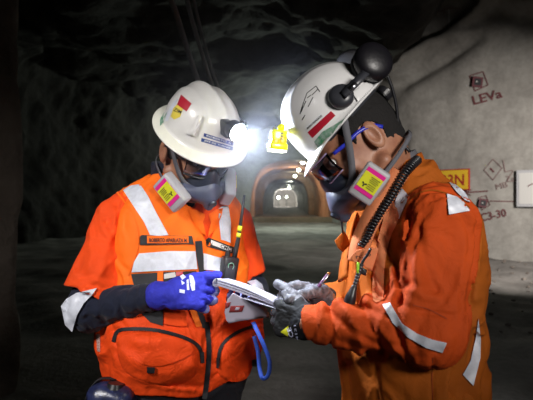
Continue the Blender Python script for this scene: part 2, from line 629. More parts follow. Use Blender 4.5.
M['canister'] = mat('scuffed_blue_canister', (0.03, 0.04, 0.12), 0.3, base2=(0.012, 0.014, 0.04), vscale=28, bump=0.4, bscale=30, bdist=0.006)
M['lamp_yellow'] = mat('yellow_lamp_plastic', (0.80, 0.82, 0.02), 0.25, coat=0.3, emit=(0.75, 0.8, 0.02), estr=0.25)
M['lamp_amber'] = mat('amber_lamp_plastic', (0.9, 0.55, 0.01), 0.3, emit=(0.9, 0.6, 0.02), estr=0.3)
M['lamp_lit'] = mat('lit_lamp_lens', (1, 1, 0.85), 0.2, emit=(1.0, 1.0, 0.75), estr=6)
M['led'] = mat('lit_cap_lamp_lens', (1, 1, 1), 0.2, emit=(0.85, 0.9, 1.0), estr=55)
M['tunnel_lamp'] = mat('lit_tunnel_lamp', (1, 1, 1), 0.3, emit=(0.9, 1.0, 0.82), estr=14)
M['eye_white'] = mat('eye_white', (0.6, 0.58, 0.56), 0.2)
M['iris'] = mat('dark_iris', (0.02, 0.012, 0.01), 0.15)
M['lilac'] = mat('lilac_clear_frame', (0.38, 0.30, 0.48), 0.2)
M['brass'] = mat('brass_tip', (0.55, 0.3, 0.1), 0.3, 0.9)
M['pen'] = mat('pen_barrel', (0.12, 0.05, 0.12), 0.25)
M['lime_clip'] = mat('lime_plastic', (0.35, 0.75, 0.05), 0.4)
M['mesh_white'] = mat('pale_mesh_panel', (0.7, 0.5, 0.45), 0.8, base2=(0.25, 0.05, 0.03), vscale=260)


def glass(name, tint, fac=0.25):
    m = bpy.data.materials.new(name); m.use_nodes = True
    nt = m.node_tree; N = nt.nodes; L = nt.links
    for n in list(N): N.remove(n)
    out = N.new('ShaderNodeOutputMaterial'); mix = N.new('ShaderNodeMixShader')
    tr = N.new('ShaderNodeBsdfTransparent'); gl = N.new('ShaderNodeBsdfGlossy'); fr = N.new('ShaderNodeFresnel')
    tr.inputs[0].default_value = (*tint, 1); gl.inputs['Roughness'].default_value = 0.05
    gl.inputs[0].default_value = (0.9, 0.9, 1, 1)
    fr.inputs['IOR'].default_value = 1.5
    ad = N.new('ShaderNodeMath'); ad.operation = 'ADD'; ad.inputs[1].default_value = fac * 0.2; ad.use_clamp = True
    L.new(fr.outputs[0], ad.inputs[0]); L.new(ad.outputs[0], mix.inputs[0])
    L.new(tr.outputs[0], mix.inputs[1]); L.new(gl.outputs[0], mix.inputs[2]); L.new(mix.outputs[0], out.inputs[0])
    return m


M['lens'] = glass('clear_lens', (0.86, 0.86, 0.92))
M['lens_dark'] = glass('clear_goggle_lens', (0.8, 0.8, 0.85), 0.35)


def rock(name, c1, c2, scale=0.7, fine=9, bump=0.6, dist=0.08, crack=True):
    m = bpy.data.materials.new(name); m.use_nodes = True
    nt = m.node_tree; N = nt.nodes; L = nt.links
    b = N['Principled BSDF']; b.inputs['Roughness'].default_value = 0.9; b.inputs['Specular IOR Level'].default_value = 0.2
    g = N.new('ShaderNodeNewGeometry')
    n1 = N.new('ShaderNodeTexNoise'); n1.inputs['Scale'].default_value = scale; n1.inputs['Detail'].default_value = 8; n1.inputs['Distortion'].default_value = 0.8
    n2 = N.new('ShaderNodeTexNoise'); n2.inputs['Scale'].default_value = fine; n2.inputs['Detail'].default_value = 8; n2.inputs['Roughness'].default_value = 0.7
    L.new(g.outputs['Position'], n1.inputs['Vector']); L.new(g.outputs['Position'], n2.inputs['Vector'])
    r = N.new('ShaderNodeValToRGB'); r.color_ramp.elements[0].position = 0.3; r.color_ramp.elements[1].position = 0.72
    r.color_ramp.elements[0].color = (*c1, 1); r.color_ramp.elements[1].color = (*c2, 1)
    L.new(n1.outputs['Fac'], r.inputs['Fac'])
    mx = N.new('ShaderNodeMix'); mx.data_type = 'RGBA'; mx.blend_type = 'MULTIPLY'; mx.inputs['Factor'].default_value = 0.38
    r2 = N.new('ShaderNodeValToRGB'); r2.color_ramp.elements[0].position = 0.36; r2.color_ramp.elements[1].position = 0.6
    r2.color_ramp.elements[0].color = (0.45, 0.43, 0.42, 1)
    L.new(n2.outputs['Fac'], r2.inputs['Fac'])
    L.new(r.outputs['Color'], mx.inputs['A']); L.new(r2.outputs['Color'], mx.inputs['B'])
    L.new(mx.outputs['Result'], b.inputs['Base Color'])
    bp = N.new('ShaderNodeBump'); bp.inputs['Strength'].default_value = bump; bp.inputs['Distance'].default_value = dist
    ad = N.new('ShaderNodeMath'); ad.operation = 'MULTIPLY_ADD'; ad.inputs[1].default_value = 0.35
    L.new(n2.outputs['Fac'], ad.inputs[0]); L.new(n1.outputs['Fac'], ad.inputs[2]); L.new(ad.outputs[0], bp.inputs['Height'])
    L.new(bp.outputs['Normal'], b.inputs['Normal'])
    return m


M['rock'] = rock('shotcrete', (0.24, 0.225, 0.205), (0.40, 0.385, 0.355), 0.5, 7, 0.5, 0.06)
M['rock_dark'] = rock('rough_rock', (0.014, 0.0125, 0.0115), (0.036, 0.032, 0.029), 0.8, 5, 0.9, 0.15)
M['rock_warm'] = rock('ochre_shotcrete', (0.22, 0.15, 0.10), (0.34, 0.25, 0.18), 0.8, 5, 0.6, 0.08)
M['gravel'] = rock('gravel_floor', (0.13, 0.12, 0.11), (0.34, 0.32, 0.30), 0.9, 16, 1.0, 0.05)

# ------------------------------------------------------------------ the setting
def grid_surface(name, pts, nu, nv, m, amp, sc, seed=0, flip=False, seams=None, parent=None):
    """pts(u, v) -> point; roughened along its normal"""
    uu, vv = np.meshgrid(np.linspace(0, 1, nu), np.linspace(0, 1, nv), indexing='ij')
    V = pts(uu.ravel(), vv.ravel())
    G = V.reshape(nu, nv, 3)
    du = np.gradient(G, axis=0); dv = np.gradient(G, axis=1)
    nn = np.cross(du, dv); nn /= np.maximum(np.linalg.norm(nn, axis=2, keepdims=True), 1e-9)
    a = amp(G) if callable(amp) else amp
    dsp = fbm(V * sc, 5, seed, 0.55).reshape(nu, nv, 1)
    G = G + nn * dsp * a
    if seams is not None: G = seams(G, nn)
    idx = np.arange(nu * nv).reshape(nu, nv)
    q = np.stack([idx[:-1, :-1], idx[1:, :-1], idx[1:, 1:], idx[:-1, 1:]], -1).reshape(-1, 4)
    if flip: q = q[:, ::-1]
    o = mk(name, G.reshape(-1, 3), q, m, parent)
    tag(o, kind='structure')
    return o, BVHTree.FromPolygons([Vector(v) for v in G.reshape(-1, 3)], [tuple(int(i) for i in x) for x in q])


def along(path, t):
    path = A(path); d = np.r_[0, np.cumsum(np.linalg.norm(np.diff(path, axis=0), axis=1))]
    return [np.interp(t * d[-1], d, path[:, k]) for k in range(path.shape[1])]


# floor: rough haul-road gravel
def f_floor(u, v):
    y = -3 + 40 * v ** 1.9 + 0.0 * u
    x = -9 + 21 * u
    z = 0 * x - 0.02
    return np.stack([x, y, z], 1)


floor, floor_bvh = grid_surface('floor', f_floor, 200, 260, M['gravel'], lambda G: 0.02 + 0.03 * (G[..., 1:2] > 3), 1.4, 3)

# right wall with a heavy shotcrete belly that rolls over into the roof
RW = [(11.5, 3.0), (9.6, 7.5), (7.6, 10.8), (5.9, 12.4), (4.7, 13.2), (3.7, 14.2), (3.0, 15.4), (3.1, 17), (4.0, 24), (4.4, 33)]


def f_right(u, v):
    x, y = along(RW, u)
    tx = np.gradient(x) if False else None
    z = -0.3 + 9.0 * v
    lean = 0.25 * np.sin(np.clip(v, 0, 1) * PI * 0.9) - np.maximum(v - 0.78, 0) ** 1.6 * 6.0
    # push away from / towards the cavern centre line
    cx, cy = 1.0, np.clip(y - 6, 2, 30)
    dx, dy = x - cx, y - cy; L = np.hypot(dx, dy)
    return np.stack([x + dx / L * lean, y + dy / L * lean, z - np.maximum(v - 0.8, 0) * 0.8], 1)


def ledge(G, nn):
    # the fold of shotcrete that hangs in front of the upper wall
    u = CX + G[..., 0] / G[..., 1] * F_PX; v = CY - (G[..., 2] - CAM_Z) / G[..., 1] * F_PX
    for pts, w, amp in (([(388, 70), (420, 52), (455, 28), (480, 8), (500, -20)], 6, -0.35), ([(400, 85), (440, 62), (475, 38)], 6, 0.22), ([(392, 78), (425, 66), (462, 40)], 3, -0.12), ([(405, 30), (440, 35), (470, 22)], 5, 0.2),
                        ([(440, 20), (490, 12), (540, 20)], 10, 0.2), ([(470, 150), (480, 110), (474, 60)], 5, -0.03), ([(500, 250), (520, 235), (540, 240)], 6, 0.05)):
        d = seg2(u.ravel(), v.ravel(), pts).reshape(u.shape)
        G = G + nn * (amp * np.exp(-(d / w) ** 2))[..., None] * (1 if True else 0)
    return G


wall_right, wr_bvh = grid_surface('wall_right', f_right, 260, 130, M['rock'], 0.13, 0.55, 11, seams=ledge)

M['rock_mid'] = rock('dim_brown_rock', (0.12, 0.10, 0.085), (0.22, 0.19, 0.165), 0.8, 5, 0.9, 0.12)
# left: a rough rock column near the camera, then the dark side of the cavern
LN = [(-2.6, -1.5), (-2.3, 1.5), (-2.08, 3.4), (-1.80, 3.95), (-2.15, 4.4), (-2.9, 4.9)]
LW = [(-2.3, 4.6), (-4.2, 5.2), (-7.5, 7.5), (-8.6, 12), (-7.5, 19), (-4.8, 25), (-2.9, 30), (-2.6, 33)]


def f_left(u, v, path=None):
    x, y = along(path or LW, u)
    z = -0.3 + 7.2 * v
    lean = np.maximum(v - 0.5, 0) ** 1.7 * 5.5
    return np.stack([x + lean, y - 0 * z, z - np.maximum(v - 0.8, 0) * 3], 1)


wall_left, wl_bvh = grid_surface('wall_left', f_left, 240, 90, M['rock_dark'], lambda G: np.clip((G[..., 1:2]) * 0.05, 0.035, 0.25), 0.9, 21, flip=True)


grid_surface('wall_column', lambda u, v: f_left(u, v, LN), 110, 110, M['rock_mid'], 0.06, 1.3, 23, flip=True)


def f_ceil(u, v):
    y = -3 + 37 * v; x = -9 + 21 * u
    return np.stack([x, y, 5.75 - 0.9 * np.clip((x - 0.5) / 2.5, 0, 1) + 1.7 * np.clip(x - 3.0, 0, 1.8) + 0 * y - np.clip((y - 22) / 12, 0, 1) * 0.3], 1)


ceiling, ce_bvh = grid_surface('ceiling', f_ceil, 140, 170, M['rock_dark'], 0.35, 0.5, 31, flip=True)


def f_rear(u, v):
    return np.stack([-9 + 21 * u, -3.0 + 0 * u, -0.3 + 9.0 * v], 1)


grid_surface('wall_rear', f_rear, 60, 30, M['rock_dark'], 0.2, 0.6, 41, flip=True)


# tunnel portal at the far end: arched opening in a rock face, ochre first section, narrower grey drift beyond
def arch(xc, hw, top, n, t):
    """t 0..1 along a horseshoe from left foot to right foot"""
    a = PI * t
    x = xc - hw * np.sign(np.cos(a)) * np.abs(np.cos(a)) ** 0.62
    z = top * np.abs(np.sin(a)) ** 0.62
    return x, z


def section(name, xc0, hw0, top0, y0, xc1, hw1, top1, y1, m, nu, nv, amp, seed):
    def f(u, v):
        xa, za = arch(xc0, hw0, top0, 0, u); xb, zb = arch(xc1, hw1, top1, 0, u)
        return np.stack([xa + (xb - xa) * v, y0 + (y1 - y0) * v, za + (zb - za) * v], 1)
    return grid_surface(name, f, nu, nv, m, amp, 0.9, seed)[0]


section('wall_tunnel', 1.5, 2.6, 3.75, 33, 1.75, 2.75, 3.9, 52, M['rock_warm'], 60, 50, 0.12, 51)
section('wall_drift', 1.85, 2.2, 3.35, 52, 4.0, 2.4, 3.6, 118, M['rock'], 60, 90, 0.12, 61)


def face_plate(name, xc, hw, top, y, X0, X1, Z1, m, depth, seed):
    """rock face with an arched opening: ring from the arch out to a rectangle, and the thickness of the arch"""
    n = 90
    t = np.linspace(0, 1, n)
    ax_, az = arch(xc, hw, top, 0, t)
    ang = np.arctan2(az - top * 0.3, ax_ - xc)
    def outer(k):
        x = ax_ + (np.clip(xc + np.cos(ang) * 30, X0, X1) - ax_) * k
        z = az + (np.clip(np.sin(ang) * 30, -0.3, Z1) - az) * k
        return x, z
    rows = []
    for yy, kk in [(y + depth, 0.0)] + [(y, k) for k in np.linspace(0, 1, 14)]:
        x, z = outer(kk); rows.append(np.stack([x, 0 * x + yy, z], 1))
    G = np.array(rows)
    G = G + (fbm(G.reshape(-1, 3) * 0.7, 4, seed).reshape(len(rows), n, 1) * A([0.05, 0.25, 0.05]))
    idx = np.arange(len(rows) * n).reshape(len(rows), n)
    q = np.stack([idx[:-1, :-1], idx[1:, :-1], idx[1:, 1:], idx[:-1, 1:]], -1).reshape(-1, 4)
    o = mk(name, G.reshape(-1, 3), q, m); tag(o, kind='structure'); return o


face_plate('wall_portal', 1.5, 2.55, 3.7, 33, -9, 9, 7, M['rock'], 1.2, 71)
face_plate('wall_inner_portal', 1.8, 2.15, 3.3, 51, -3, 7, 6, M['rock_warm'], 1.0, 81)
g = lambda u, v: np.stack([-4 + 14 * u, 33 + 90 * v, -0.05 + 0 * u], 1)
grid_surface('floor_tunnel', g, 60, 120, M['gravel'], 0.05, 0.9, 91)
g = lambda u, v: np.stack([-2 + 12 * u, 118 + 0 * u, -0.3 + 6 * v], 1)
grid_surface('wall_end', g, 20, 12, M['rock'], 0.1, 0.9, 95, flip=True)
# low kerb across the tunnel mouth
b = bmesh.new(); box_bm((1.5, 34.2, 0.09), (2.9, 0.35, 0.2), bevel=0.05, bm=b)
tag(from_bm('trim_1', b, M['rock_warm']), kind='structure')

# lamps hung along the crown of the tunnel
lamp_px = [(303, 162.6, 34.0, 0.16), (298.7, 170, 41.0, 0.16), (295, 176, 50.0, 0.17), (290.7, 180.3, 61.0, 0.18), (289.6, 184.6, 74.0, 0.2), (289, 188.0, 90.0, 0.22)]
for i, (u, v, Y, r) in enumerate(lamp_px):
    c = P(u, v, Y)
    lab = ['tunnel lamp nearest the portal, topmost and largest of the row', 'second tunnel lamp in from the portal, just above the inner arch', 'third tunnel lamp, hanging at the crown of the inner arch', 'fourth tunnel lamp, small and greenish inside the grey drift', 'fifth tunnel lamp, smaller, deeper in the grey drift', 'last tunnel lamp, smallest and nearest the bright far end'][i]
    t = empty('tunnel_lamp', c, None, lab, 'lamp', 'lamps along the tunnel roof')
    V, Fc = tube([(0, 0, 0.35), (0, 0, r * 0.6)], 0.03, 8); mk('hanger', V, Fc, M['dark_grey'], t, False)
    bm = bmesh.new(); bmesh.ops.create_uvsphere(bm, u_segments=14, v_segments=8, radius=r * 0.8)
    bmesh.ops.scale(bm, vec=(1.15, 1, 0.8), verts=bm.verts)
    from_bm('bulb', bm, M['tunnel_lamp'], t, False, True)
    bm = bmesh.new(); bmesh.ops.create_cone(bm, cap_ends=True, segments=16, radius1=r * 1.0, radius2=r * 0.5, depth=r * 0.5)
    bmesh.ops.translate(bm, vec=(0, 0, r * 0.8), verts=bm.verts)
    from_bm('shade', bm, M['dark_grey'], t, False, True)
    light('tunnel_light', 'POINT', tuple(c + A([0, -0.5, -0.25])), [30, 25, 60, 110, 130, 150][i], (0.92, 1.0, 0.85), None, 0.15)
light('drift_end', 'POINT', (3.2, 112, 2.4), 1100, (1.0, 0.98, 0.92), None, 0.3)
for (u, v, Y, r, lab) in [(278.5, 197.5, 108, 0.55, 'big white floodlight at the far left end of the tunnel'), (286.5, 197, 108, 0.3, 'smaller white floodlight right of the big one at the tunnel end')]:
    c = P(u, v, Y)
    t = empty('floodlight', c, None, lab, 'floodlight', 'floodlights at the tunnel end')
    bm = box_bm((0, 0.12, 0), (r, 0.1, r * 0.7), bevel=0.05); from_bm('housing', bm, M['dark_grey'], t, False)
    bm = bmesh.new(); bmesh.ops.create_uvsphere(bm, u_segments=20, v_segments=12, radius=r * 0.6); bmesh.ops.scale(bm, vec=(1.1, 0.3, 0.8), verts=bm.verts); from_bm('lens', bm, M['tunnel_lamp'], t, False, True)
    V, Fc = tube([(0, 0.12, -r * 0.7), (0, 0.12, -c[2])], 0.06, 8); mk('post', V, Fc, M['dark_grey'], t, False)

# cables slung under the roof
for nm, pts, r, lab in [('cable', [(163, -20, 4.1), (175, 10, 4.3), (185, 42, 4.5), (197, 78, 4.9), (206, 100, 5.4), (216, 124, 6.4)], 0.022, 'thick grey cable looping down from the roof, left of the pair'),
                        ('cable', [(182, -20, 4.2), (190, 12, 4.4), (199, 44, 4.6), (209, 76, 5.0), (216, 98, 5.6), (224, 122, 6.6)], 0.018, 'grey cable running close beside the left one'),
                        ('cable', [(190, -20, 4.4), (197, 14, 4.6), (205, 46, 4.8), (214, 76, 5.2), (222, 96, 5.8), (232, 120, 6.8)], 0.013, 'thinnest grey cable, right of the pair')]:
    V, Fc = tube([P(*p) for p in pts], r, 10)
    tag(mk(nm, V, Fc, M['cart']), lab, 'cable', 'cables hanging under the tunnel roof')

# things and marks on the right wall
M['spray'] = mat('dark_red_spray_paint', (0.085, 0.012, 0.018), 0.8, base2=(0.15, 0.05, 0.05), vscale=14)
M['spray_faint'] = mat('faded_spray_paint', (0.15, 0.08, 0.08), 0.85, base2=(0.24, 0.17, 0.16), vscale=10)
M['sign_yellow'] = mat('sign_yellow', (0.80, 0.50, 0.03), 0.6)
M['sign_red'] = mat('sign_red', (0.38, 0.03, 0.02), 0.6)
M['sign_white'] = mat('sign_white', (0.55, 0.54, 0.52), 0.6)
WT = [wr_bvh]


def wall_Y(u, v):
    return ray_px(u, v, WT)[0][0].y


def on_wall(u, v, off):
    b_, d_ = ray_px(u, v, WT)
    ns = [ray_px(u + a, v + c_, WT)[0] for a in (-12, -4, 4) for c_ in (-8, 0, 8)]
    l, r_ = ray_px(u - 12, v, WT)[0][0], ray_px(u + (10 if u < 515 else 2), v, WT)[0][0]
    t_ = Vector((r_.x - l.x, r_.y - l.y, 0)).normalized()
    yaw = math.atan2(t_.y, t_.x)
    off_ = off
    p_ = b_[0] + Vector((t_.y, -t_.x, 0)) * off_
    return p_, Matrix.Rotation(yaw, 3, 'Z'), p_.y / F_PX, max(0.5, math.cos(yaw - math.atan2(-p_.x, p_.y)))


c, Rw, k, fs = on_wall(455, 180, 0.16)
sg = empty('yellow_sign', c, Rw, 'yellow sign with dark red border reading 23N on the rock wall', 'sign')
bm = box_bm((0, 0, 0), (17 * k / fs, 0.02, 10.6 * k), bevel=0.01); from_bm('border', bm, M['sign_red'], sg, False)
bm = box_bm((0, -0.022, 0), (15.8 * k / fs, 0.006, 9.4 * k)); from_bm('panel', bm, M['sign_yellow'], sg, False)
V, Fc = text_flat('-23N', 1.0, True); V = A(V); w = V[:, 0].max()
V = np.stack([((V[:, 0] / w - 0.5) * 26 - 0.5) * k / fs, 0 * V[:, 0] - 0.032, (V[:, 1] / 0.72 - 0.5) * 11 * k], 1)
mk('lettering', V, Fc, M['sign_red'], sg, False, False)
# white board at the right edge of the frame
c, Rw, k, fs = on_wall(530.5, 188.5, 0.15)
sg = empty('white_board', c, Rw, 'white notice board with a pale grey frame at the right edge of the rock wall', 'board')
bm = box_bm((0, 0, 0), (12 * k / fs, 0.02, 18.5 * k), bevel=0.01); from_bm('frame', bm, M['cart'], sg, False)
bm = box_bm((0, -0.025, 0), (9.6 * k / fs, 0.006, 15.6 * k)); from_bm('panel', bm, M['sign_white'], sg, False)
V, Fc = tube([(-1.5 * k, -0.035, 2 * k), (1.5 * k, -0.035, 4 * k), (5 * k, -0.035, 5 * k)], 0.012, 6); mk('scribble', V, Fc, M['spray'], sg, False)


def paint(name, line, w, m=None, step=2.0):
    return patch(name, ribbon_px(spline2(line, 4) if len(line) > 2 else line, w), WT, m or M['spray'], wall_right, 0.004, 0.02, step=step)


def ring_paint(name, pts, w, m=None):
    q = pts + [pts[0]]
    for a, b_ in zip(q[:-1], q[1:]): paint(name, [a, b_], w, m)


# survey target 1 (dark plate inside a painted box) and the letters under it
M['target_red'] = mat('dark_maroon', (0.09, 0.012, 0.02), 0.6)


def target(u, v, s, lab, rot):
    Y = wall_Y(u, v) - 0.05
    t = empty('survey_target', P(u, v, Y), Matrix.Rotation(rot, 3, 'Y'), lab, 'survey target')
    k = Y / F_PX
    bm = box_bm((0, 0, 0), (s * k, 0.012, s * k), bevel=0.005); from_bm('plate', bm, M['target_red'], t, False)
    bm = box_bm((0, -0.016, 0), (s * k * 0.62, 0.004, s * k * 0.62)); from_bm('dark_square', bm, M['black'], t, False)
    bm = bmesh.new(); bmesh.ops.create_cone(bm, cap_ends=True, segments=12, radius1=s * k * 0.15, radius2=s * k * 0.15, depth=0.01)
    bmesh.ops.rotate(bm, cent=(0, 0, 0), matrix=Matrix.Rotation(PI / 2, 3, 'X'), verts=bm.verts); bmesh.ops.translate(bm, vec=(-s * k * 0.2, -0.024, 0), verts=bm.verts)
    from_bm('centre_dot', bm, M['sign_white'], t, False)


target(477.5, 82, 5.2, 'dark square survey target high on the wall in a painted red box', 0.12)
ring_paint('painted_line', [(469.5, 76), (483, 71.5), (488, 85), (475, 91)], 1.0)
text_px('painted_letters', 'LEVa', (473, 105), (503, 97), 9, WT, M['spray'], wall_right, 0.03, True)
target(483, 203, 4.3, 'small square survey target low on the wall beside a red arrow', 0.15)
ring_paint('painted_line', [(478, 198), (486, 195.5), (490, 205), (482, 210)], 0.7)
text_px('painted_letters', 'C3-30', (481, 221.5), (507, 216), 8, WT, M['spray'], wall_right, 0.03, True)
paint('painted_line', [(466, 192.5), (488, 191)], 1.3)
paint('painted_line', [(464, 192.5), (472, 189.5)], 1.0); paint('painted_line', [(464, 192.5), (471, 195.5)], 1.0)
paint('painted_line', [(490, 201), (515, 201.5)], 0.9)
ring_paint('painted_line', [(484, 170), (493, 159), (502, 168), (493, 180)], 0.8, M['spray_faint'])
paint('painted_line', [(490, 168), (494, 172)], 1.6)
paint('painted_line', [(505, 172), (513, 171), (507, 181), (519, 180)], 0.8, M['spray_faint'])
text_px('painted_letters', 'Zona', (506, 182), (524, 180), 6, WT, M['spray_faint'], wall_right, 0.03, False)
text_px('painted_letters', 'MB', (496, 190), (508, 187), 6, WT, M['spray_faint'], wall_right, 0.03, False)
for ln in ([(438, 12), (450, 8), (460, 9)], [(449, 9), (449, 28)], [(444, 14), (444, 8)], [(505, 172), (503, 160)]):
    paint('painted_line', ln, 1.0, M['sign_white'] if ln[0] == (449, 9) else M['spray_faint'])

# loose stones on the ground by the wall
rs = random.Random(5)
stone_m = []
for i in range(5):
    bm = bmesh.new(); bmesh.ops.create_icosphere(bm, subdivisions=2, radius=1)
    for vtx in bm.verts: vtx.co *= 1 + rs.uniform(-.22, .22)
    bmesh.ops.scale(bm, vec=(1, rs.uniform(.6, 1), rs.uniform(.4, .7)), verts=bm.verts)
    me = bpy.data.meshes.new('stone'); bm.to_mesh(me); bm.free(); me.materials.append(M['rock_mid']); stone_m.append(me)
spots = []
for i in range(60):
    u = rs.uniform(488, 532); v = 262 + 70 * rs.random() ** 1.8
    Y = 1.35 * F_PX / (v - 200)
    s = rs.uniform(0.012, 0.034) * (Y / 9 + 0.3)
    x = (u - CX) / F_PX * Y
    if any(math.dist((x, Y), q) < 0.28 for q in spots): continue
    spots.append((x, Y))
    o = bpy.data.objects.new('stone', stone_m[i % 5]); C.objects.link(o)
    hit = floor_bvh.ray_cast(Vector((x, Y, 2)), Vector((0, 0, -1)))[0]
    o.location = (x, Y, (hit.z if hit else 0) + s * 0.25); o.scale = (s, s, s); o.rotation_euler = (0, 0, rs.uniform(0, 6))
    tag(o, 'loose stone on the pale gravel at the foot of the rock wall', 'stone', 'loose stones on the gravel by the wall')

# added scattering ball round the cap lamp, standing in for its lens glow
def glow(name, lo, hi, dens):
    m = bpy.data.materials.new('glow_scatter'); m.use_nodes = True
    nt = m.node_tree
    for n in list(nt.nodes): nt.nodes.remove(n)
    out = nt.nodes.new('ShaderNodeOutputMaterial'); vs = nt.nodes.new('ShaderNodeVolumeScatter')
    vs.inputs['Color'].default_value = (0.80, 0.85, 1.0, 1); vs.inputs['Anisotropy'].default_value = 0.1
    tc = nt.nodes.new('ShaderNodeTexCoord'); gr = nt.nodes.new('ShaderNodeTexGradient'); gr.gradient_type = 'QUADRATIC_SPHERE'
    mp = nt.nodes.new('ShaderNodeMapping'); mp.inputs['Scale'].default_value = (2.5, 2.5, 2.5)
    mu = nt.nodes.new('ShaderNodeMath'); mu.operation = 'MULTIPLY'; mu.inputs[1].default_value = dens
    nt.links.new(tc.outputs['Object'], mp.inputs['Vector']); nt.links.new(mp.outputs[0], gr.inputs[0]); nt.links.new(gr.outputs['Fac'], mu.inputs[0]); nt.links.new(mu.outputs[0], vs.inputs['Density'])
    nt.links.new(vs.outputs[0], out.inputs['Volume'])
    c = (A_(lo) + A_(hi)) / 2; h = (A_(hi) - A_(lo)) / 2
    bm = bmesh.new(); bmesh.ops.create_icosphere(bm, subdivisions=3, radius=float(h[0]))
    o = from_bm(name, bm, m, None, False, True, loc=c); tag(o, 'added glow ball in the air around the lit cap lamp', 'glow', kind='stuff')
A_ = lambda x: np.asarray(x, dtype=float)
glow('lamp_glow', (-0.49, 1.20, 1.19), (0.33, 2.02, 2.01), 0.42)

# ------------------------------------------------------------------ people: shared anatomy
class Frame:
    def __init__(s, O, yaw, pitch, roll, k=1.0, at=None):
        s.R3 = Rot(yaw, pitch, roll); s.R = A([list(r) for r in s.R3]); s.k = k
        s.O = A(O) if at is None else A(O) - (A(at) * k) @ s.R.T
    def loc(s, p): return (p - s.O) @ s.R / s.k
    def w(s, q): return (A(q) * s.k) @ s.R.T + s.O
    def empty(s, name, label, cat, group=None): return empty(name, s.O, s.R3 * s.k, label, cat, group)


def head_sdf(p, fr, neck_to, nr=0.058):
    q = fr.loc(p)
    p = q; neck_to = fr.loc(A([neck_to]))[0]
    d = s_ell(q, (-0.005, 0, 0.045), (0.098, 0.077, 0.105))
    d = su(d, s_ell(q, (0.042, 0, -0.04), (0.055, 0.058, 0.078)), 0.03)
    d = su(d, s_ell(q, (0.06, 0, 0.01), (0.042, 0.056, 0.05)), 0.02)
    d = su(d, s_ell(q, (0.083, 0, -0.098), (0.022, 0.026, 0.020)), 0.02)
    for sgn in (-1, 1):
        d = su(d, s_cap(q, (0.01, sgn * 0.062, -0.055), (0.075, sgn * 0.025, -0.1), 0.016, 0.014), 0.02)
        d = su(d, s_ell(q, (0.075, sgn * 0.042, -0.015), (0.02, 0.018, 0.02)), 0.015)
        d = ss(d, s_ell(q, (0.103, sgn * 0.032, 0.022), (0.018, 0.021, 0.014)), 0.012)
        e = s_ell(q, (-0.008, sgn * 0.083, 0.002), (0.019, 0.009, 0.034), Rot(0, -0.15, 0).to_3x3())
        e = ss(e, s_ell(q, (-0.004, sgn * 0.092, 0.004), (0.011, 0.008, 0.021)), 0.005)
        d = su(d, e, 0.006)
        d = su(d, s_cap(q, (0.096, sgn * 0.015, 0.042), (0.082, sgn * 0.048, 0.04), 0.006, 0.005), 0.012)
        d = su(d, s_ell(q, (0.104, sgn * 0.011, -0.018), (0.01, 0.008, 0.008)), 0.006)
    d = su(d, s_cap(q, (0.098, 0, 0.03), (0.122, 0, -0.012), 0.007, 0.010), 0.010)
    d = su(d, s_ell(q, (0.1, 0, -0.048), (0.01, 0.024, 0.006)), 0.006)
    d = su(d, s_ell(q, (0.097, 0, -0.061), (0.010, 0.020, 0.007)), 0.006)
    d = su(d, s_cap(p, (-0.035, 0, -0.03), neck_to, nr, nr), 0.03)
    return d * fr.k


def eyes(fr, parent):
    for sgn in (-1, 1):
        c = Vector(fr.w((0.083, sgn * 0.032, 0.022)).tolist())
        bm = bmesh.new(); bmesh.ops.create_uvsphere(bm, u_segments=16, v_segments=12, radius=0.0125 * fr.k)
        bmesh.ops.translate(bm, vec=c, verts=bm.verts)
        look = Vector(fr.w((0.2, sgn * 0.02, -0.06)).tolist()) - c
        look.normalize()
        for f_ in bm.faces:
            f_.smooth = True
            if (f_.calc_center_median() - c).normalized().dot(look) > 0.9: f_.material_index = 1
        from_bm('eye', bm, [M['eye_white'], M['iris']], parent, True, True)


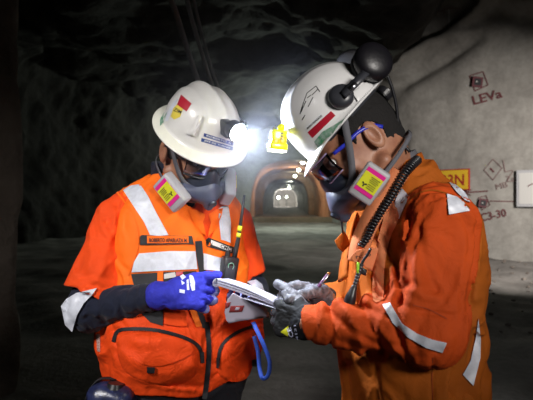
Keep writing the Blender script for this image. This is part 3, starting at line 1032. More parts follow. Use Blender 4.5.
class Hand:
    """five fingered hand. f: along the fingers, n: the way the palm faces"""
    def __init__(s, wrist, f, n, right, curl, scale=1.0, thumb=((0.3, 0.2), 0.5), spread=0.10, r0=0.0105):
        f = A(f) / np.linalg.norm(f); n = A(n) - f * (A(n) @ f); n = n / np.linalg.norm(n)
        t = np.cross(f, n) * (1 if right else -1)
        s.f, s.n, s.t, s.w, s.k, s.r0 = f, n, t, A(wrist), scale, r0 * scale
        s.R = np.stack([f, t, n], 1)
        k = scale
        s.chains = []
        lens = [0.068, 0.076, 0.071, 0.056]
        for i in range(4):
            lat = (0.033 - 0.022 * i)
            base = s.w + f * (0.098 - (0.006 if i in (0, 3) else 0) - (0.006 if i == 3 else 0)) * k + t * lat * k
            a = spread * (1.5 - i)
            d0 = f * math.cos(a) + t * math.sin(a)
            cs = curl[i]
            pts = [base]; ang = 0; L = lens[i]
            for j, frac in enumerate((0.46, 0.30, 0.24)):
                ang += cs[j]
                d = d0 * math.cos(ang) + n * math.sin(ang)
                pts.append(pts[-1] + d * L * 1.12 * frac * k)
            s.chains.append(pts)
        (tt, tn), bend = thumb
        b0 = s.w + f * 0.028 * k + t * 0.030 * k + n * 0.006 * k
        d = f * 0.75 + t * tt * 1.2 + n * tn; d = d / np.linalg.norm(d)
        p1 = b0 + d * 0.046 * k
        d2 = d + f * bend * 0.6 + n * bend * 0.25 - t * bend * 0.5; d2 /= np.linalg.norm(d2)
        p2 = p1 + d2 * 0.036 * k
        d3 = d2 + f * bend * 0.5 - t * bend * 0.3; d3 /= np.linalg.norm(d3)
        s.thumb = [b0, p1, p2, p2 + d3 * 0.029 * k]
    def sdf(s, p, grow=0.0, forearm=None, rc=0.033):
        k = s.k
        d = s_box(p, s.w + s.f * 0.055 * k, (0.048 * k, 0.041 * k, 0.0145 * k + grow), 0.0135 * k, s.R) - grow * 0.5
        d = su(d, s_ell(p, s.w + s.f * 0.04 * k + s.t * 0.022 * k + s.n * 0.009 * k, (0.034 * k, 0.019 * k, 0.016 * k), s.R), 0.012)
        if forearm is not None: d = su(d, s_cap(p, s.w + s.f * 0.015 * k, forearm, 0.028 * k + grow, rc + grow), 0.02)
        r = s.r0 + grow
        rads = [(1.05, 0.98), (0.98, 0.92), (0.92, 0.80)]
        fd = None
        for i, ch in enumerate(s.chains):
            x = None
            for j in range(3):
                c = s_cap(p, ch[j], ch[j + 1], r * rads[j][0] * (0.9 if i == 3 else 1), r * rads[j][1] * (0.9 if i == 3 else 1))
                x = c if x is None else su(x, c, 0.002)
            fd = x if fd is None else np.minimum(fd, x)
        d = su(d, fd, 0.006)
        x = su(s_cap(p, s.thumb[0], s.thumb[1], r * 1.35, r * 1.2), su(s_cap(p, s.thumb[1], s.thumb[2], r * 1.2, r * 1.12), s_cap(p, s.thumb[2], s.thumb[3], r * 1.1, r * 0.9), 0.003), 0.004)
        return su(d, x, 0.008)
    def bounds(s, extra=()):
        pts = [s.w] + [q for c in s.chains for q in c] + s.thumb + list(extra)
        pts = A(pts); return pts.min(0) - 0.055, pts.max(0) + 0.055


# ================================================================== MAN ON THE LEFT
# pose: joints
L_HAT = Frame((-0.207, 1.722, 1.573), math.radians(-46), math.radians(40), math.radians(10), 1.06)
L_HEAD = Frame((-0.207, 1.722, 1.573), math.radians(-47), math.radians(36), math.radians(7), 1.12, at=(0.016, 0, 0.087))
L_NECK = P(181, 190, 1.86)
L_SH_R, L_EL_R, L_WR_R = P(115.5, 216, 1.80), P(90, 309, 1.72), P(167, 294, 1.60)
L_SH_L, L_EL_L, L_WR_L = P(233, 222, 1.97), P(251, 291, 1.96), P(245, 301, 1.76)
L_YAW = math.radians(-58)
left_man = empty('person', (-0.30, 1.86, 0), None, 'person on the left in orange vest, navy sleeves and blue gloves, head bowed', 'person')

rh = Hand(L_WR_R, (0.97, -0.02, 0.0), (0.05, 0.93, -0.3), True,
          [(0.7, 0.85, 0.5), (0.75, 0.95, 0.5), (0.85, 1.0, 0.5), (0.95, 1.0, 0.5)], 1.08, ((0.18, -0.05), 0.2), 0.16, 0.0115)
lh = Hand(L_WR_L, (-0.15, -0.85, 0.0), (0.35, 0.1, 0.9), False,
          [(0.45, 0.7, 0.5)] * 4, 0.9, ((0.6, 0.6), 0.4))

L_ROWS = [(0.70, -0.288, 1.86, 0.225, 0.165), (0.78, -0.288, 1.86, 0.245, 0.180), (0.88, -0.284, 1.86, 0.268, 0.195), (0.96, -0.284, 1.86, 0.262, 0.190),
          (1.05, -0.288, 1.86, 0.235, 0.165), (1.15, -0.295, 1.865, 0.222, 0.15), (1.25, -0.295, 1.875, 0.215, 0.135), (1.32, -0.293, 1.88, 0.20, 0.115),
          (1.37, -0.29, 1.88, 0.165, 0.095), (1.41, -0.286, 1.875, 0.12, 0.08), (1.45, -0.283, 1.865, 0.075, 0.065)]


def l_torso(p, grow=0.0):
    return s_loft(p, [(z, x, y, a + grow, b + grow) for z, x, y, a, b in L_ROWS], L_YAW)


def limbs(p, hip_l, hip_r, yaw, foot_z=0.05):
    d = None
    cs, sn = math.cos(yaw), math.sin(yaw)
    for hx in (hip_l, hip_r):
        kx = A([hx[0] * 1.0 + cs * 0.04, hx[1] + sn * 0.04, 0.48]); an = A([hx[0] + cs * 0.0, hx[1] + sn * 0.0, 0.09])
        x = su(s_cap(p, hx, kx, 0.085, 0.06), s_cap(p, kx, an, 0.058, 0.042), 0.03)
        x = su(x, s_cap(p, an + A([0, 0, -0.04]), an + A([cs * 0.15, sn * 0.15, -0.05]), 0.038, 0.034), 0.02)
        d = x if d is None else su(d, x, 0.02)
    return d


L_HIPS = (A([-0.30 + 0.095 * 0.85, 1.86 + 0.095 * 0.53, 0.86]), A([-0.30 - 0.095 * 0.85, 1.86 - 0.095 * 0.53, 0.86]))


def f(p):
    d = head_sdf(p, L_HEAD, L_NECK)
    t = l_torso(p, -0.04)
    d = su(d, t, 0.02)
    for (a, b, c) in ((L_SH_R, L_EL_R, L_WR_R), (L_SH_L, L_EL_L, L_WR_L)):
        d = su(d, s_cap(p, a, b, 0.05, 0.04), 0.03); d = su(d, s_cap(p, b, c, 0.04, 0.025), 0.015)
    for h in (rh, lh): d = su(d, h.sdf(p, -0.0025), 0.006)
    return su(d, limbs(p, L_HIPS[0], L_HIPS[1], L_YAW), 0.04)


body = solid('body', f, (-0.80, 1.35, -0.02), (0.10, 2.15, 1.72), 0.0065, M['skin'], left_man)
# finer head laid into the same body: the head alone is rebuilt at small scale and joined to it
def join_fine(o, fn, lo, hi, h, cut_fn, m):
    """replace the part of a body where cut_fn(points) is true by a finer copy of the same surface"""
    bm = bmesh.new(); bm.from_mesh(o.data)
    mw = np.array(wmat(o))
    cen = A([f_.calc_center_median()[:] for f_ in bm.faces]) @ mw[:3, :3].T + mw[:3, 3]
    kill = cut_fn(cen)
    bmesh.ops.delete(bm, geom=[f_ for f_, k in zip(list(bm.faces), kill) if k], context='FACES')
    V, Q = sdf_mesh(fn, lo, hi, h)
    inv = np.linalg.inv(mw)
    V2 = V @ inv[:3, :3].T + inv[:3, 3]
    keep = cut_fn(V[Q].mean(1) + 0)
    me = bpy.data.meshes.new('t'); me.from_pydata([tuple(v) for v in V2], [], [tuple(int(i) for i in q) for q, k in zip(Q, keep) if k]); bm.from_mesh(me)
    bpy.data.meshes.remove(me)
    for f_ in bm.faces: f_.smooth = True
    bmesh.ops.delete(bm, geom=[v for v in bm.verts if not v.link_faces], context='VERTS')
    bm.to_mesh(o.data); bm.free()


join_fine(body, f, L_HEAD.O - 0.17, L_HEAD.O + 0.17, 0.0028, lambda c: ((np.abs(c - L_HEAD.O)).max(1) < 0.15), None)
eyes(L_HEAD, body)

# hair under the helmet
def f(p):
    q = L_HEAD.loc(p)
    d = s_ell(q, (-0.008, 0, 0.047), (0.103, 0.082, 0.108))
    return np.maximum(np.maximum(d, -(q[:, 2] + 0.035 - 0.5 * (q[:, 0] + 0.03))), q[:, 0] - 0.055) * L_HEAD.k


solid('hair', f, L_HEAD.O - 0.2, L_HEAD.O + 0.2, 0.005, M['hair'], left_man)

# dark neck cover between collar and jaw
def f(p):
    a, b = P(178, 197, 1.87), L_HEAD.w((-0.05, 0, -0.085))
    d = s_cap(p, a, b, 0.100, 0.080)
    q = L_HEAD.loc(p)
    d = np.maximum(d, -(s_cap(p, a, b, 0.07, 0.05)))
    d = np.maximum(d, s_plane(p, L_HEAD.w((-0.03, 0, -0.055)), L_HEAD.w((-0.6, 0, 1)) - L_HEAD.O))
    return cloth(p, d, 0.004, 16, 2)


solid('neck_cover', f, P(180, 190, 1.85) - 0.2, P(180, 190, 1.85) + 0.2, 0.0055, M['navy'], left_man)

# red-orange shirt with short sleeves
L_FOLD = [([(98, 214), (92, 240), (78, 268)], 3.5, 5), ([(122, 222), (114, 246), (116, 270)], 3, 6), ([(72, 290), (86, 284), (104, 288)], 2.5, 5), ([(234, 226), (244, 250), (246, 275)], 3, 6), ([(105, 265), (96, 280), (84, 288)], 3, -5),
          ([(118, 205), (122, 230), (128, 262)], 3.5, 7), ([(108, 222), (118, 250), (126, 285)], 3.0, 5), ([(128, 215), (132, 240)], 2.5, 4), ([(84, 240), (80, 268), (92, 290)], 5, 5),
          ([(100, 205), (92, 232), (88, 262)], 6, -4), ([(74, 280), (92, 275), (112, 280)], 3.0, 4), ([(112, 232), (104, 262), (100, 288)], 3.5, -4), ([(242, 235), (250, 262), (252, 280)], 2.5, 4),
          ([(190, 212), (200, 232), (204, 246)], 2.2, 5), ([(215, 212), (208, 232), (206, 246)], 2.2, 5)]
R_HEM = L_SH_R + (L_EL_R - L_SH_R) * 0.86


def l_sleeve_r(p, g=0.0):
    d = s_cap(p, L_SH_R + A([0.01, 0.01, -0.015]), L_EL_R, 0.077 + g, 0.098 + g)
    return d


def f(p):
    d = l_torso(p, 0.004)
    d = np.maximum(d, -(p[:, 2] - 0.80))
    r = l_sleeve_r(p)
    ax = L_EL_R - L_SH_R
    r = np.maximum(r, s_plane(p, R_HEM, ax + A([-0.06, 0, 0.0])))
    l = s_cap(p, L_SH_L, L_EL_L + (L_EL_L - L_SH_L) * 0.1, 0.066, 0.068)
    l = np.maximum(l, s_plane(p, L_SH_L + (L_EL_L - L_SH_L) * 0.84, (L_EL_L - L_SH_L) + A([0.05, 0, 0.06])))
    d = su(su(d, r, 0.035), l, 0.03)
    # shoulder slope up to the collar
    d = su(d, s_cap(p, P(132, 203, 1.83), P(158, 196, 1.86), 0.045, 0.05), 0.04)
    d = su(d, s_cap(p, P(222, 217, 1.93), P(205, 208, 1.89), 0.045, 0.045), 0.04)
    q = s_cap(p, P(180, 200, 1.86), L_HEAD.w((-0.05, 0, -0.08)), 0.094, 0.075)
    d = ss(d, q, 0.01)
    # rolled collar
    d = folds(p, d, L_FOLD)
    d = cloth(p, d, 0.006, 8, 5, (1.3, 1, 0.6))
    return d


shirt, shirt_t = solid('shirt', f, (-0.78, 1.5, 0.78), (0.08, 2.15, 1.5), 0.0052, M['shirt'], left_man, bvh=True)

# navy under-sleeves
def f(p):
    d = s_cap(p, L_SH_R + (L_EL_R - L_SH_R) * 0.5, L_EL_R, 0.060, 0.064)
    d = su(d, s_cap(p, L_EL_R, L_WR_R - (L_WR_R - L_EL_R) * 0.14, 0.064, 0.038), 0.035)
    d = folds(p, d, [([(118, 300), (124, 318)], 2.4, 5), ([(132, 296), (140, 318)], 2.0, 4), ([(146, 288), (150, 308)], 1.8, 3), ([(96, 300), (104, 322)], 3, 4), ([(82, 306), (84, 328)], 3, -3)])
    return cloth(p, d, 0.004, 18, 8)


navy_r, navy_rt = solid('under_sleeve', f, A([-0.72, 1.5, 0.88]), A([-0.2, 1.9, 1.25]), 0.0045, M['navy'], left_man, bvh=True)


def f(p):
    d = s_cap(p, L_SH_L + (L_EL_L - L_SH_L) * 0.6, L_EL_L, 0.05, 0.055)
    d = su(d, s_cap(p, L_EL_L, L_WR_L, 0.055, 0.036), 0.03)
    return cloth(p, d, 0.004, 18, 9)


navy_l, navy_lt = solid('under_sleeve', f, A([-0.25, 1.55, 0.88]), A([0.08, 2.05, 1.25]), 0.005, M['navy'], left_man, bvh=True)

# high-visibility vest
V_FOLD = [([(150, 345), (170, 362), (200, 366)], 5, -7), ([(118, 352), (132, 372), (170, 384), (200, 386)], 3, 5), ([(104, 345), (112, 368), (118, 380)], 4, 5), ([(226, 350), (238, 362), (250, 360)], 4, 5),
          ([(222, 372), (238, 380), (248, 372)], 3, 4), ([(130, 376), (165, 388), (195, 390)], 2.5, -5), ([(170, 372), (192, 366)], 4, -5), ([(240, 335), (250, 345)], 4, -4), ([(104, 325), (118, 332)], 3, 4),
          ([(207, 245), (208, 300), (207, 396)], 2.4, 4)]


def f(p):
    d = l_torso(p, 0.016)
    d = su(d, s_cap(p, P(134, 201, 1.83), P(158, 194, 1.86), 0.05, 0.052), 0.04)
    d = su(d, s_cap(p, P(224, 216, 1.93), P(207, 207, 1.89), 0.048, 0.048), 0.04)
    d = folds(p, d, V_FOLD)
    d = cloth(p, d, 0.006, 8, 15)
    # pocket bulk
    u, v = project(p)
    fr_ = np.clip((1.86 - p[:, 1]) / 0.1, 0, 1)
    d = d - 0.014 * np.exp(-(((u - 157) / 38) ** 4 + ((v - 358) / 24) ** 4)) * fr_
    d = d - 0.014 * np.exp(-(((u - 237) / 17) ** 4 + ((v - 358) / 26) ** 4)) * fr_
    # arm holes, neck opening, hem
    d = ss(d, s_cap(p, L_SH_R + A([-0.05, -0.01, 0.02]), L_SH_R + A([-0.02, 0.0, -0.20]), 0.082, 0.095), 0.012)
    d = ss(d, s_cap(p, L_SH_L + A([0.045, 0.01, 0.02]), L_SH_L + A([0.055, 0.0, -0.2]), 0.062, 0.07), 0.012)
    q = s_cap(p, P(180, 200, 1.86), L_HEAD.w((-0.05, 0, -0.08)), 0.102, 0.08)
    d = ss(d, q, 0.01)
    vx = A([(188, 205), (208, 246), (224, 205)])
    # V opening at the front
    w = np.clip((246 - v) / 41, 0, 1.4)
    x = np.maximum(np.abs(u - (208 - 1 * w)) - 17 * w, (v - 246))
    d = np.maximum(d, -np.maximum(x * 0.0033, p[:, 1] - 1.87))
    hem = P(150, 386, 1.7)[2]
    d = np.maximum(d, -(p[:, 2] - (hem + 0.02 * np.clip((u - 200) / 50, -0.4, 1) + 0.022 * np.clip((130 - u) / 25, 0, 1) - 0.028 * np.exp(-((u - 200) / 25) ** 2))))
    inner = l_torso(p, -0.012)
    return np.maximum(d, -inner)


M['vest_seam'] = M['black']
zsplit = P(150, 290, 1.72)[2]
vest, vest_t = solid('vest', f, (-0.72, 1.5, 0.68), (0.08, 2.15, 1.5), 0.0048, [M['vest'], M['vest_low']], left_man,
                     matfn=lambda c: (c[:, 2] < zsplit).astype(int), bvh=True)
VT = [vest_t, shirt_t]


def vp(name, poly, m, **k):
    return patch(name, poly, k.pop('trees', VT), m, k.pop('parent', vest), **k)


vp('reflective_tape', [(123, 190), (130, 185.5), (140, 184), (148, 196), (156, 212), (168.5, 235), (159, 236), (150, 235), (144, 222), (136, 210)], M['tape'], step=3, off=0.003, th=0.003)
vp('reflective_tape', [(139, 253.4), (170, 251), (195.5, 251.2), (196.5, 260), (197.5, 269), (165, 270.5), (131.5, 272.3), (134, 262)], M['tape'], step=3, off=0.003, th=0.003)
vp('reflective_tape', [(203.5, 253), (214, 256), (226, 259), (233, 262), (231, 273), (214, 270.5), (204, 269.6)], M['tape'], step=3, off=0.003, th=0.003)
vp('reflective_tape', [(218, 209), (223, 206), (228.5, 206), (231, 222), (230.6, 243), (226, 241), (221, 239.6), (219.5, 225)], M['tape'], step=3, off=0.003, th=0.003)
# edging of the vest arm hole
vp('armhole_piping', ribbon_px(spline2([(117, 192), (126, 204), (135, 222), (138, 242), (133, 262), (128, 275)], 5), 1.6), M['vest'], step=3, th=0.004)
# zip
vp('zip', ribbon_px(spline2([(198.5, 241), (200, 256), (203.5, 276)], 5), [7] * 11), M['black'], step=3, th=0.003)
vp('zip', ribbon_px(spline2([(207, 322), (209.2, 350), (207.5, 376), (204.5, 399)], 5), 5), M['black'], step=3, th=0.003)
# lower pockets
pk = vp('pocket', [(116, 341), (119, 333), (150, 331.5), (184, 337), (198, 347), (199, 362), (193, 378), (170, 386), (140, 380), (122, 368)], M['vest_low'], puff=0.014, edge=12, step=4, smooth=3)
pk2 = vp('pocket', [(220, 349), (228, 339), (246, 331), (255, 332), (255, 350), (250, 374), (238, 382), (222, 378), (216.5, 366)], M['vest_low'], puff=0.012, edge=9, step=4, smooth=3)
def tree_of(o):
    m = wmat(o)
    return BVHTree.FromPolygons([m @ v.co for v in o.data.vertices], [tuple(p.vertices) for p in o.data.polygons])
PT = [tree_of(pk), tree_of(pk2), vest_t]
vp('pocket_flap', [(117, 345), (121, 336), (150, 334.5), (183, 340), (192, 346), (191, 354), (172, 363), (151, 366.5), (134, 359)], M['vest_low'], trees=PT, th=0.004, step=4, smooth=2)
vp('pocket_flap', [(224, 345), (238, 336), (252, 333), (253, 346), (246, 358), (234, 356)], M['vest_low'], trees=PT, th=0.004, step=4, smooth=2)
vp('pocket_zip', ribbon_px(spline2([(113, 342), (117, 332), (127, 329), (155, 330), (184, 337.5), (199, 347), (202.5, 360)], 6), 3.6), M['black'], trees=PT, th=0.004, step=3)
vp('pocket_zip', ribbon_px(spline2([(256, 325.5), (240, 331), (227, 339.5), (220, 350), (218, 366)], 6), 3.2), M['black'], trees=PT, th=0.004, step=3)
vp('zip_pull', [(200, 352), (204, 352), (204.5, 363), (201, 363)], M['black'], trees=PT, th=0.008)
vp('zip_pull', [(216.5, 358), (219.5, 358), (219, 368), (216.5, 368)], M['black'], trees=PT, th=0.008)
PT2 = PT + []
vp('pocket_tab', [(147, 367), (155, 367.5), (154.5, 373.5), (147, 373)], M['black'], trees=PT, th=0.008)
vp('snap_stud', [(252, 360), (257, 359), (259, 363), (256, 367), (252, 366)], M['black'], trees=PT, th=0.008)
# chest details: dark pouch tops with orange webbing and the red-white pass
vp('pouch', [(131, 274), (158, 272.5), (158, 292), (136, 294)], M['black'], step=4, th=0.003)
vp('pouch', [(163.5, 272), (196, 271), (204, 280), (203, 292), (164, 290)], M['black'], step=4, th=0.003)
vp('pouch', [(139, 306), (163, 300), (163, 326), (150, 322), (140, 312)], M['black'], step=4, th=0.003)
vp('webbing', [(157.5, 271), (163, 271), (162.5, 292), (157, 292)], M['vest'], step=3, th=0.007)
vp('access_pass', [(164, 274), (175, 272), (176, 277), (164, 279)], M['sign_white'], step=3, th=0.008)
vp('access_pass', [(176, 272), (183, 271.5), (183, 275.5), (176, 276)], M['red'], step=3, th=0.009)
vp('webbing', [(196, 273), (204, 277), (205, 290), (199, 290)], M['vest'], step=3, th=0.007)
vp('ribbed_pouch', [(164, 304), (186, 306), (187, 326), (176, 326), (164, 324)], M['shirt'], step=3, th=0.008)
vp('webbing', [(187, 303), (194, 303), (203, 326), (196, 327)], M['vest'], step=3, th=0.006)
vp('webbing', [(193, 300), (199, 300), (208, 328), (203, 328)], M['black'], step=3, th=0.008)
vp('mesh_panel', [(96, 334), (100, 334), (100, 352), (97, 351)], M['mesh_white'], th=0.003, trees=VT)
# name tape and second tag
tg = vp('name_tag', [(140, 236.5), (142, 235), (192, 236), (194, 244.5), (188, 244), (140, 245)], M['black'], th=0.004, step=3)
tg2 = vp('name_tag', [(205.5, 240), (209, 237.5), (237, 248.5), (237.5, 255), (207, 246.5)], M['black'], th=0.004, step=3)
TT = [tree_of(tg), tree_of(tg2)]
vp('name_label', [(147, 235.6), (188.5, 236.3), (188.8, 243), (147, 243.3)], M['vest'], trees=TT, th=0.0012, step=4)
vp('name_label', [(211, 239.8), (232, 248), (231.5, 252), (211, 244.5)], M['white'], trees=TT, th=0.0012, step=4)
text_px('name_lettering', 'ROBERTO APABLAZA M.', (149, 242), (187.5, 242.3), 4.0, TT, M['black'], vest, 0.004, True)
text_px('name_lettering', 'CMC', (220, 247.2), (230.5, 251), 3.4, TT, M['black'], vest, 0.004)

# pale hem bands of the two sleeves and the square on the left sleeve
patch('sleeve_band', [(61, 306), (66, 299), (76, 293), (97, 288), (92, 295), (84, 303), (77, 315), (72, 332), (65, 325)], [navy_rt, shirt_t], M['tape'], shirt, 0.005, 0.004, step=3)
patch('sleeve_band', [(247, 281.5), (256, 279.5), (262, 284), (265, 292), (260, 293), (254, 287)], [navy_lt, shirt_t], M['tape'], shirt, 0.006, 0.004, step=3)
patch('sleeve_patch', [(240, 268.5), (246, 267), (247.5, 273.5), (241.5, 275)], [shirt_t], M['black'], shirt, 0.002, 0.001)
patch('collar', [(189, 209), (205, 214), (203, 222), (206, 236), (196, 226)], [shirt_t, vest_t], M['vest'], shirt, 0.006, 0.001, smooth=2)
patch('collar', [(223, 208), (209, 214), (211, 222), (208, 236), (217, 226)], [shirt_t, vest_t], M['vest'], shirt, 0.006, 0.001, smooth=2)

# trousers with belt, boots
def f(p):
    d = s_loft(p, [(0.66, -0.30, 1.86, 0.20, 0.15), (0.74, -0.30, 1.86, 0.235, 0.172), (0.84, -0.3, 1.86, 0.24, 0.17), (0.98, -0.3, 1.86, 0.21, 0.15)], L_YAW)
    for hx in L_HIPS:
        kx = A([hx[0] + 0.02, hx[1] - 0.03, 0.48]); an = A([hx[0], hx[1], 0.12])
        d = su(d, su(s_cap(p, hx + A([0, 0, -0.08]), kx, 0.115, 0.09), s_cap(p, kx, an, 0.09, 0.08), 0.03), 0.05)
    d = np.maximum(d, 0.09 - p[:, 2])
    return cloth(p, d, 0.008, 9, 33)


solid('trousers', f, (-0.62, 1.5, 0.05), (0.02, 2.2, 1.05), 0.008, M['trouser'], left_man)


def boots(hips, yaw, parent):
    cs, sn = math.cos(yaw), math.sin(yaw)
    for hx in hips:
        a = A([hx[0], hx[1], 0.0])
        fw = A([cs, sn, 0])
        def f(p):
            d = s_cap(p, a + A([0, 0, 0.09]), a + A([0, 0, 0.26]), 0.062, 0.066)
            d = su(d, s_cap(p, a + A([0, 0, 0.055]) - fw * 0.03, a + fw * 0.17 + A([0, 0, 0.045]), 0.055, 0.05), 0.03)
            return np.maximum(d, 0.012 - p[:, 2])
        solid('boot', f, a - A([0.3, 0.3, 0.02]), a + A([0.3, 0.3, 0.36]), 0.009, M['boot'], parent)


boots(L_HIPS, L_YAW, left_man)

# blue gloves
def hand_mat(h, mats, palm_from=-0.002, tip=0.115, zone=None):
    def fn(c):
        q = (c - h.w) @ h.R
        m = np.zeros(len(c), dtype=int)
        m[(q[:, 2] > palm_from) & (q[:, 0] > 0.01)] = 1
        m[q[:, 0] > tip] = 1
        return m
    return fn


lo, hi = rh.bounds([L_EL_R + (L_WR_R - L_EL_R) * 0.85])
g_r, g_rt = solid('glove', lambda p: cloth(p, rh.sdf(p, 0.0015, L_WR_R - (L_WR_R - L_EL_R) * 0.10, 0.041), 0.0015, 40, 3), lo, hi, 0.0026, [M['glove_blue'], M['glove_coat_blue']], left_man,
                  matfn=hand_mat(rh, None, 0.012, 0.2), bvh=True)
lo, hi = lh.bounds([L_EL_L + (L_WR_L - L_EL_L) * 0.85])
solid('glove', lambda p: lh.sdf(p, 0.0015, L_WR_L - (L_WR_L - L_EL_L) * 0.15, 0.036), lo, hi, 0.0034, [M['glove_blue'], M['glove_coat_blue']], left_man, matfn=hand_mat(lh, None, 0.006, 0.12))
for (s_, a, b_, hp) in (('G-40', (188, 273), (194.5, 290), 4), ('SHOWA', (184, 293), (187.5, 275), 2.5), ):
    pass
for poly in ([(180, 276), (183, 274), (186, 277), (182, 280)], [(181, 280), (185, 283), (182, 285)], [(189, 274), (193, 276), (195, 282), (195, 290), (192, 291), (190, 284)], [(186.5, 280), (188.5, 279), (189.5, 290), (187, 290)], [(179.5, 289), (185, 290), (184.5, 293.5), (179.5, 292.5)]):
    patch('print', poly, [g_rt], M['glove_print'], left_man.children[-2] if False else g_r, 0.0006, 0.0003, step=2)

# ================================================================== head gear
def shell_mesh(af, ab, b, H, brim, drop, th=0.0035, nphi=72, ridge=0.006, low=0.0, pw=2.25):
    """moulded helmet shell: dome, ridges and brim, with real thickness. brim / drop: functions of the angle from the front"""
    outer = []
    nd, nb = 22, 6
    for j in range(nd + nb + 1):
        row = []
        for i in range(nphi):
            ph = 2 * PI * i / nphi
            c, s_ = math.cos(ph), math.sin(ph)
            a = af if c > 0 else ab
            rb = 1 / math.sqrt((c / a) ** 2 + (s_ / b) ** 2)
            if j <= nd:
                th_ = (j / nd) * PI / 2
                rr = math.sin(th_) ** (2 / pw) * rb; z = H * math.cos(th_) ** (2 / pw) - low * (j / nd) ** 3
                x, y = rr * c, rr * s_
                g = math.exp(-(y / 0.016) ** 2) * ridge * (1 if x > -0.3 else 0) * min(1, (1 - (j / nd) ** 3) * 1.3)
                g += (math.exp(-((abs(y) - 0.048) / 0.007) ** 2)) * ridge * 0.45 * (1 - (j / nd) ** 2)
                z += g * math.cos(th_) ** .3; x += g * math.sin(th_) * c
            else:
                t = (j - nd) / nb
                w = brim(ph)
                rr = rb + w * t; z = -low - drop(ph) * t ** 1.3
                x, y = rr * c, rr * s_
            row.append((x, y, z))
        outer.append(row)
    n = len(outer)
    V = [p for r in outer for p in r]
    F_ = []
    for j in range(n - 1):
        for i in range(nphi):
            a, b_ = j * nphi + i, j * nphi + (i + 1) % nphi
            F_.append((a, a + nphi, b_ + nphi, b_))
    # inner skin
    base = len(V)
    for j, r in enumerate(outer):
        for (x, y, z) in r:
            if j <= nd:
                L = math.sqrt((x / af) ** 2 + (y / b) ** 2 + (z / H) ** 2) + 1e-9
                V.append((x * (1 - th / af) , y * (1 - th / b), z - th))
            else: V.append((x, y, z - th))
    for j in range(n - 1):
        for i in range(nphi):
            a, b_ = base + j * nphi + i, base + j * nphi + (i + 1) % nphi
            F_.append((a, b_, b_ + nphi, a + nphi))
    e = (n - 1) * nphi
    for i in range(nphi):
        a, b_ = e + i, e + (i + 1) % nphi
        F_.append((a, a + base, b_ + base, b_))
    F_ = [f for f in F_]
    return V, F_, nd * nphi


def placed(fr, at, tilt, name, label, cat, k=1.0):
    R_ = fr.R3 @ Matrix.Rotation(tilt, 3, 'Y')
    return empty(name, fr.w(at), R_ * fr.k * k, label, cat)


def harness(parent, r=(0.098, 0.078), z=-0.004, knob=True):
    bm = bmesh.new()
    V, Fc = [], []
    n = 40
    for i in range(n):
        a = 2 * PI * i / n
        for dz in (-0.012, 0.012):
            V.append((r[0] * math.cos(a) - 0.01, r[1] * math.sin(a), z + dz))
        for dz in (0.012, -0.012):
            V.append(((r[0] + 0.003) * math.cos(a) - 0.01, (r[1] + 0.003) * math.sin(a), z + dz))
    for i in range(n):
        for k in range(4):
            a, b_ = i * 4 + k, i * 4 + (k + 1) % 4
            c, d = ((i + 1) % n) * 4 + (k + 1) % 4, ((i + 1) % n) * 4 + k
            Fc.append((a, b_, c, d))
    mk('headband', V, Fc, M['dark_grey'], parent, False)
    if knob:
        bm = bmesh.new(); bmesh.ops.create_cone(bm, cap_ends=True, segments=24, radius1=0.021, radius2=0.019, depth=0.018)
        bmesh.ops.rotate(bm, cent=(0, 0, 0), matrix=Matrix.Rotation(PI / 2, 3, 'Y'), verts=bm.verts)
        bmesh.ops.translate(bm, vec=(-r[0] - 0.024, 0, z - 0.03), verts=bm.verts)
        bmesh.ops.bevel(bm, geom=list(bm.edges), offset=0.002, segments=2, affect='EDGES')
        from_bm('ratchet_knob', bm, M['black_plastic'], parent, False, True)


# ---- full brim helmet of the man on the left
hl = placed(L_HAT, (0, 0, 0), 0.0, 'hard_hat', 'white full-brim hard hat with blue name labels, worn by the person on the left', 'hard hat')
V, Fc, ndv = shell_mesh(0.128, 0.122, 0.108, 0.128, lambda a: 0.026 + 0.012 * max(math.cos(a), 0) ** 2 + 0.004 * abs(math.sin(a)), lambda a: 0.010 + 0.003 * math.cos(a), ridge=0.008)
sh = mk('shell', V, Fc, [M['helmet'], M['brim']], hl, False, True, None, [1 if min(f) >= ndv and max(f) < len(V) // 2 else 0 for f in Fc])
V, Fc = tube([(0.128 * 1.29 * math.cos(a) * 0, 0, 0) for a in (0, 1)], 0.001, 3) if False else ([], [])
harness(hl)
HT = [tree_of(sh)]
hp = dict(trees=HT, parent=hl, step=3)
patch('red_sticker', [(181, 94.5), (191.5, 103.5), (186.5, 111.5), (177, 104.5)], HT, M['red'], hl, 0.0008, 0.0004)
patch('yellow_sticker', [(177, 104.5), (183, 109), (180, 117), (174, 119.5), (170.5, 116.5), (173.5, 108)], HT, M['yellow'], hl, 0.0008, 0.0004)
text_px('sticker_lettering', 'ZIM', (173.2, 110.5), (180.5, 114), 3.6, HT, M['black'], hl, 0.0018)
patch('blue_label', [(204, 133), (233.5, 142.5), (233, 145.7), (203.5, 136.5)], HT, M['blue_label'], hl, 0.0008, 0.0004)
patch('blue_label', [(201.5, 138), (233, 147), (232.5, 150.5), (201, 141.5)], HT, M['blue_label'], hl, 0.0008, 0.0004)
text_px('label_lettering', 'ROBERTO A', (206, 136.2), (231, 144.3), 1.7, HT, M['white'], hl, 0.002)
text_px('label_lettering', 'JEFE DE TURNO', (204, 141.2), (230, 148.8), 1.7, HT, M['white'], hl, 0.002)
patch('green_sticker', [(160, 119.5), (164, 112), (167, 112.5), (163.5, 122), (160, 126)], HT, M['green'], hl, 0.001, 0.0005)
patch('reflective_strip', [(167, 112), (173, 102), (178, 98), (175, 105), (171, 113), (168, 121), (164.5, 121.5)], HT, M['tape'], hl, 0.0008, 0.0004, step=2)
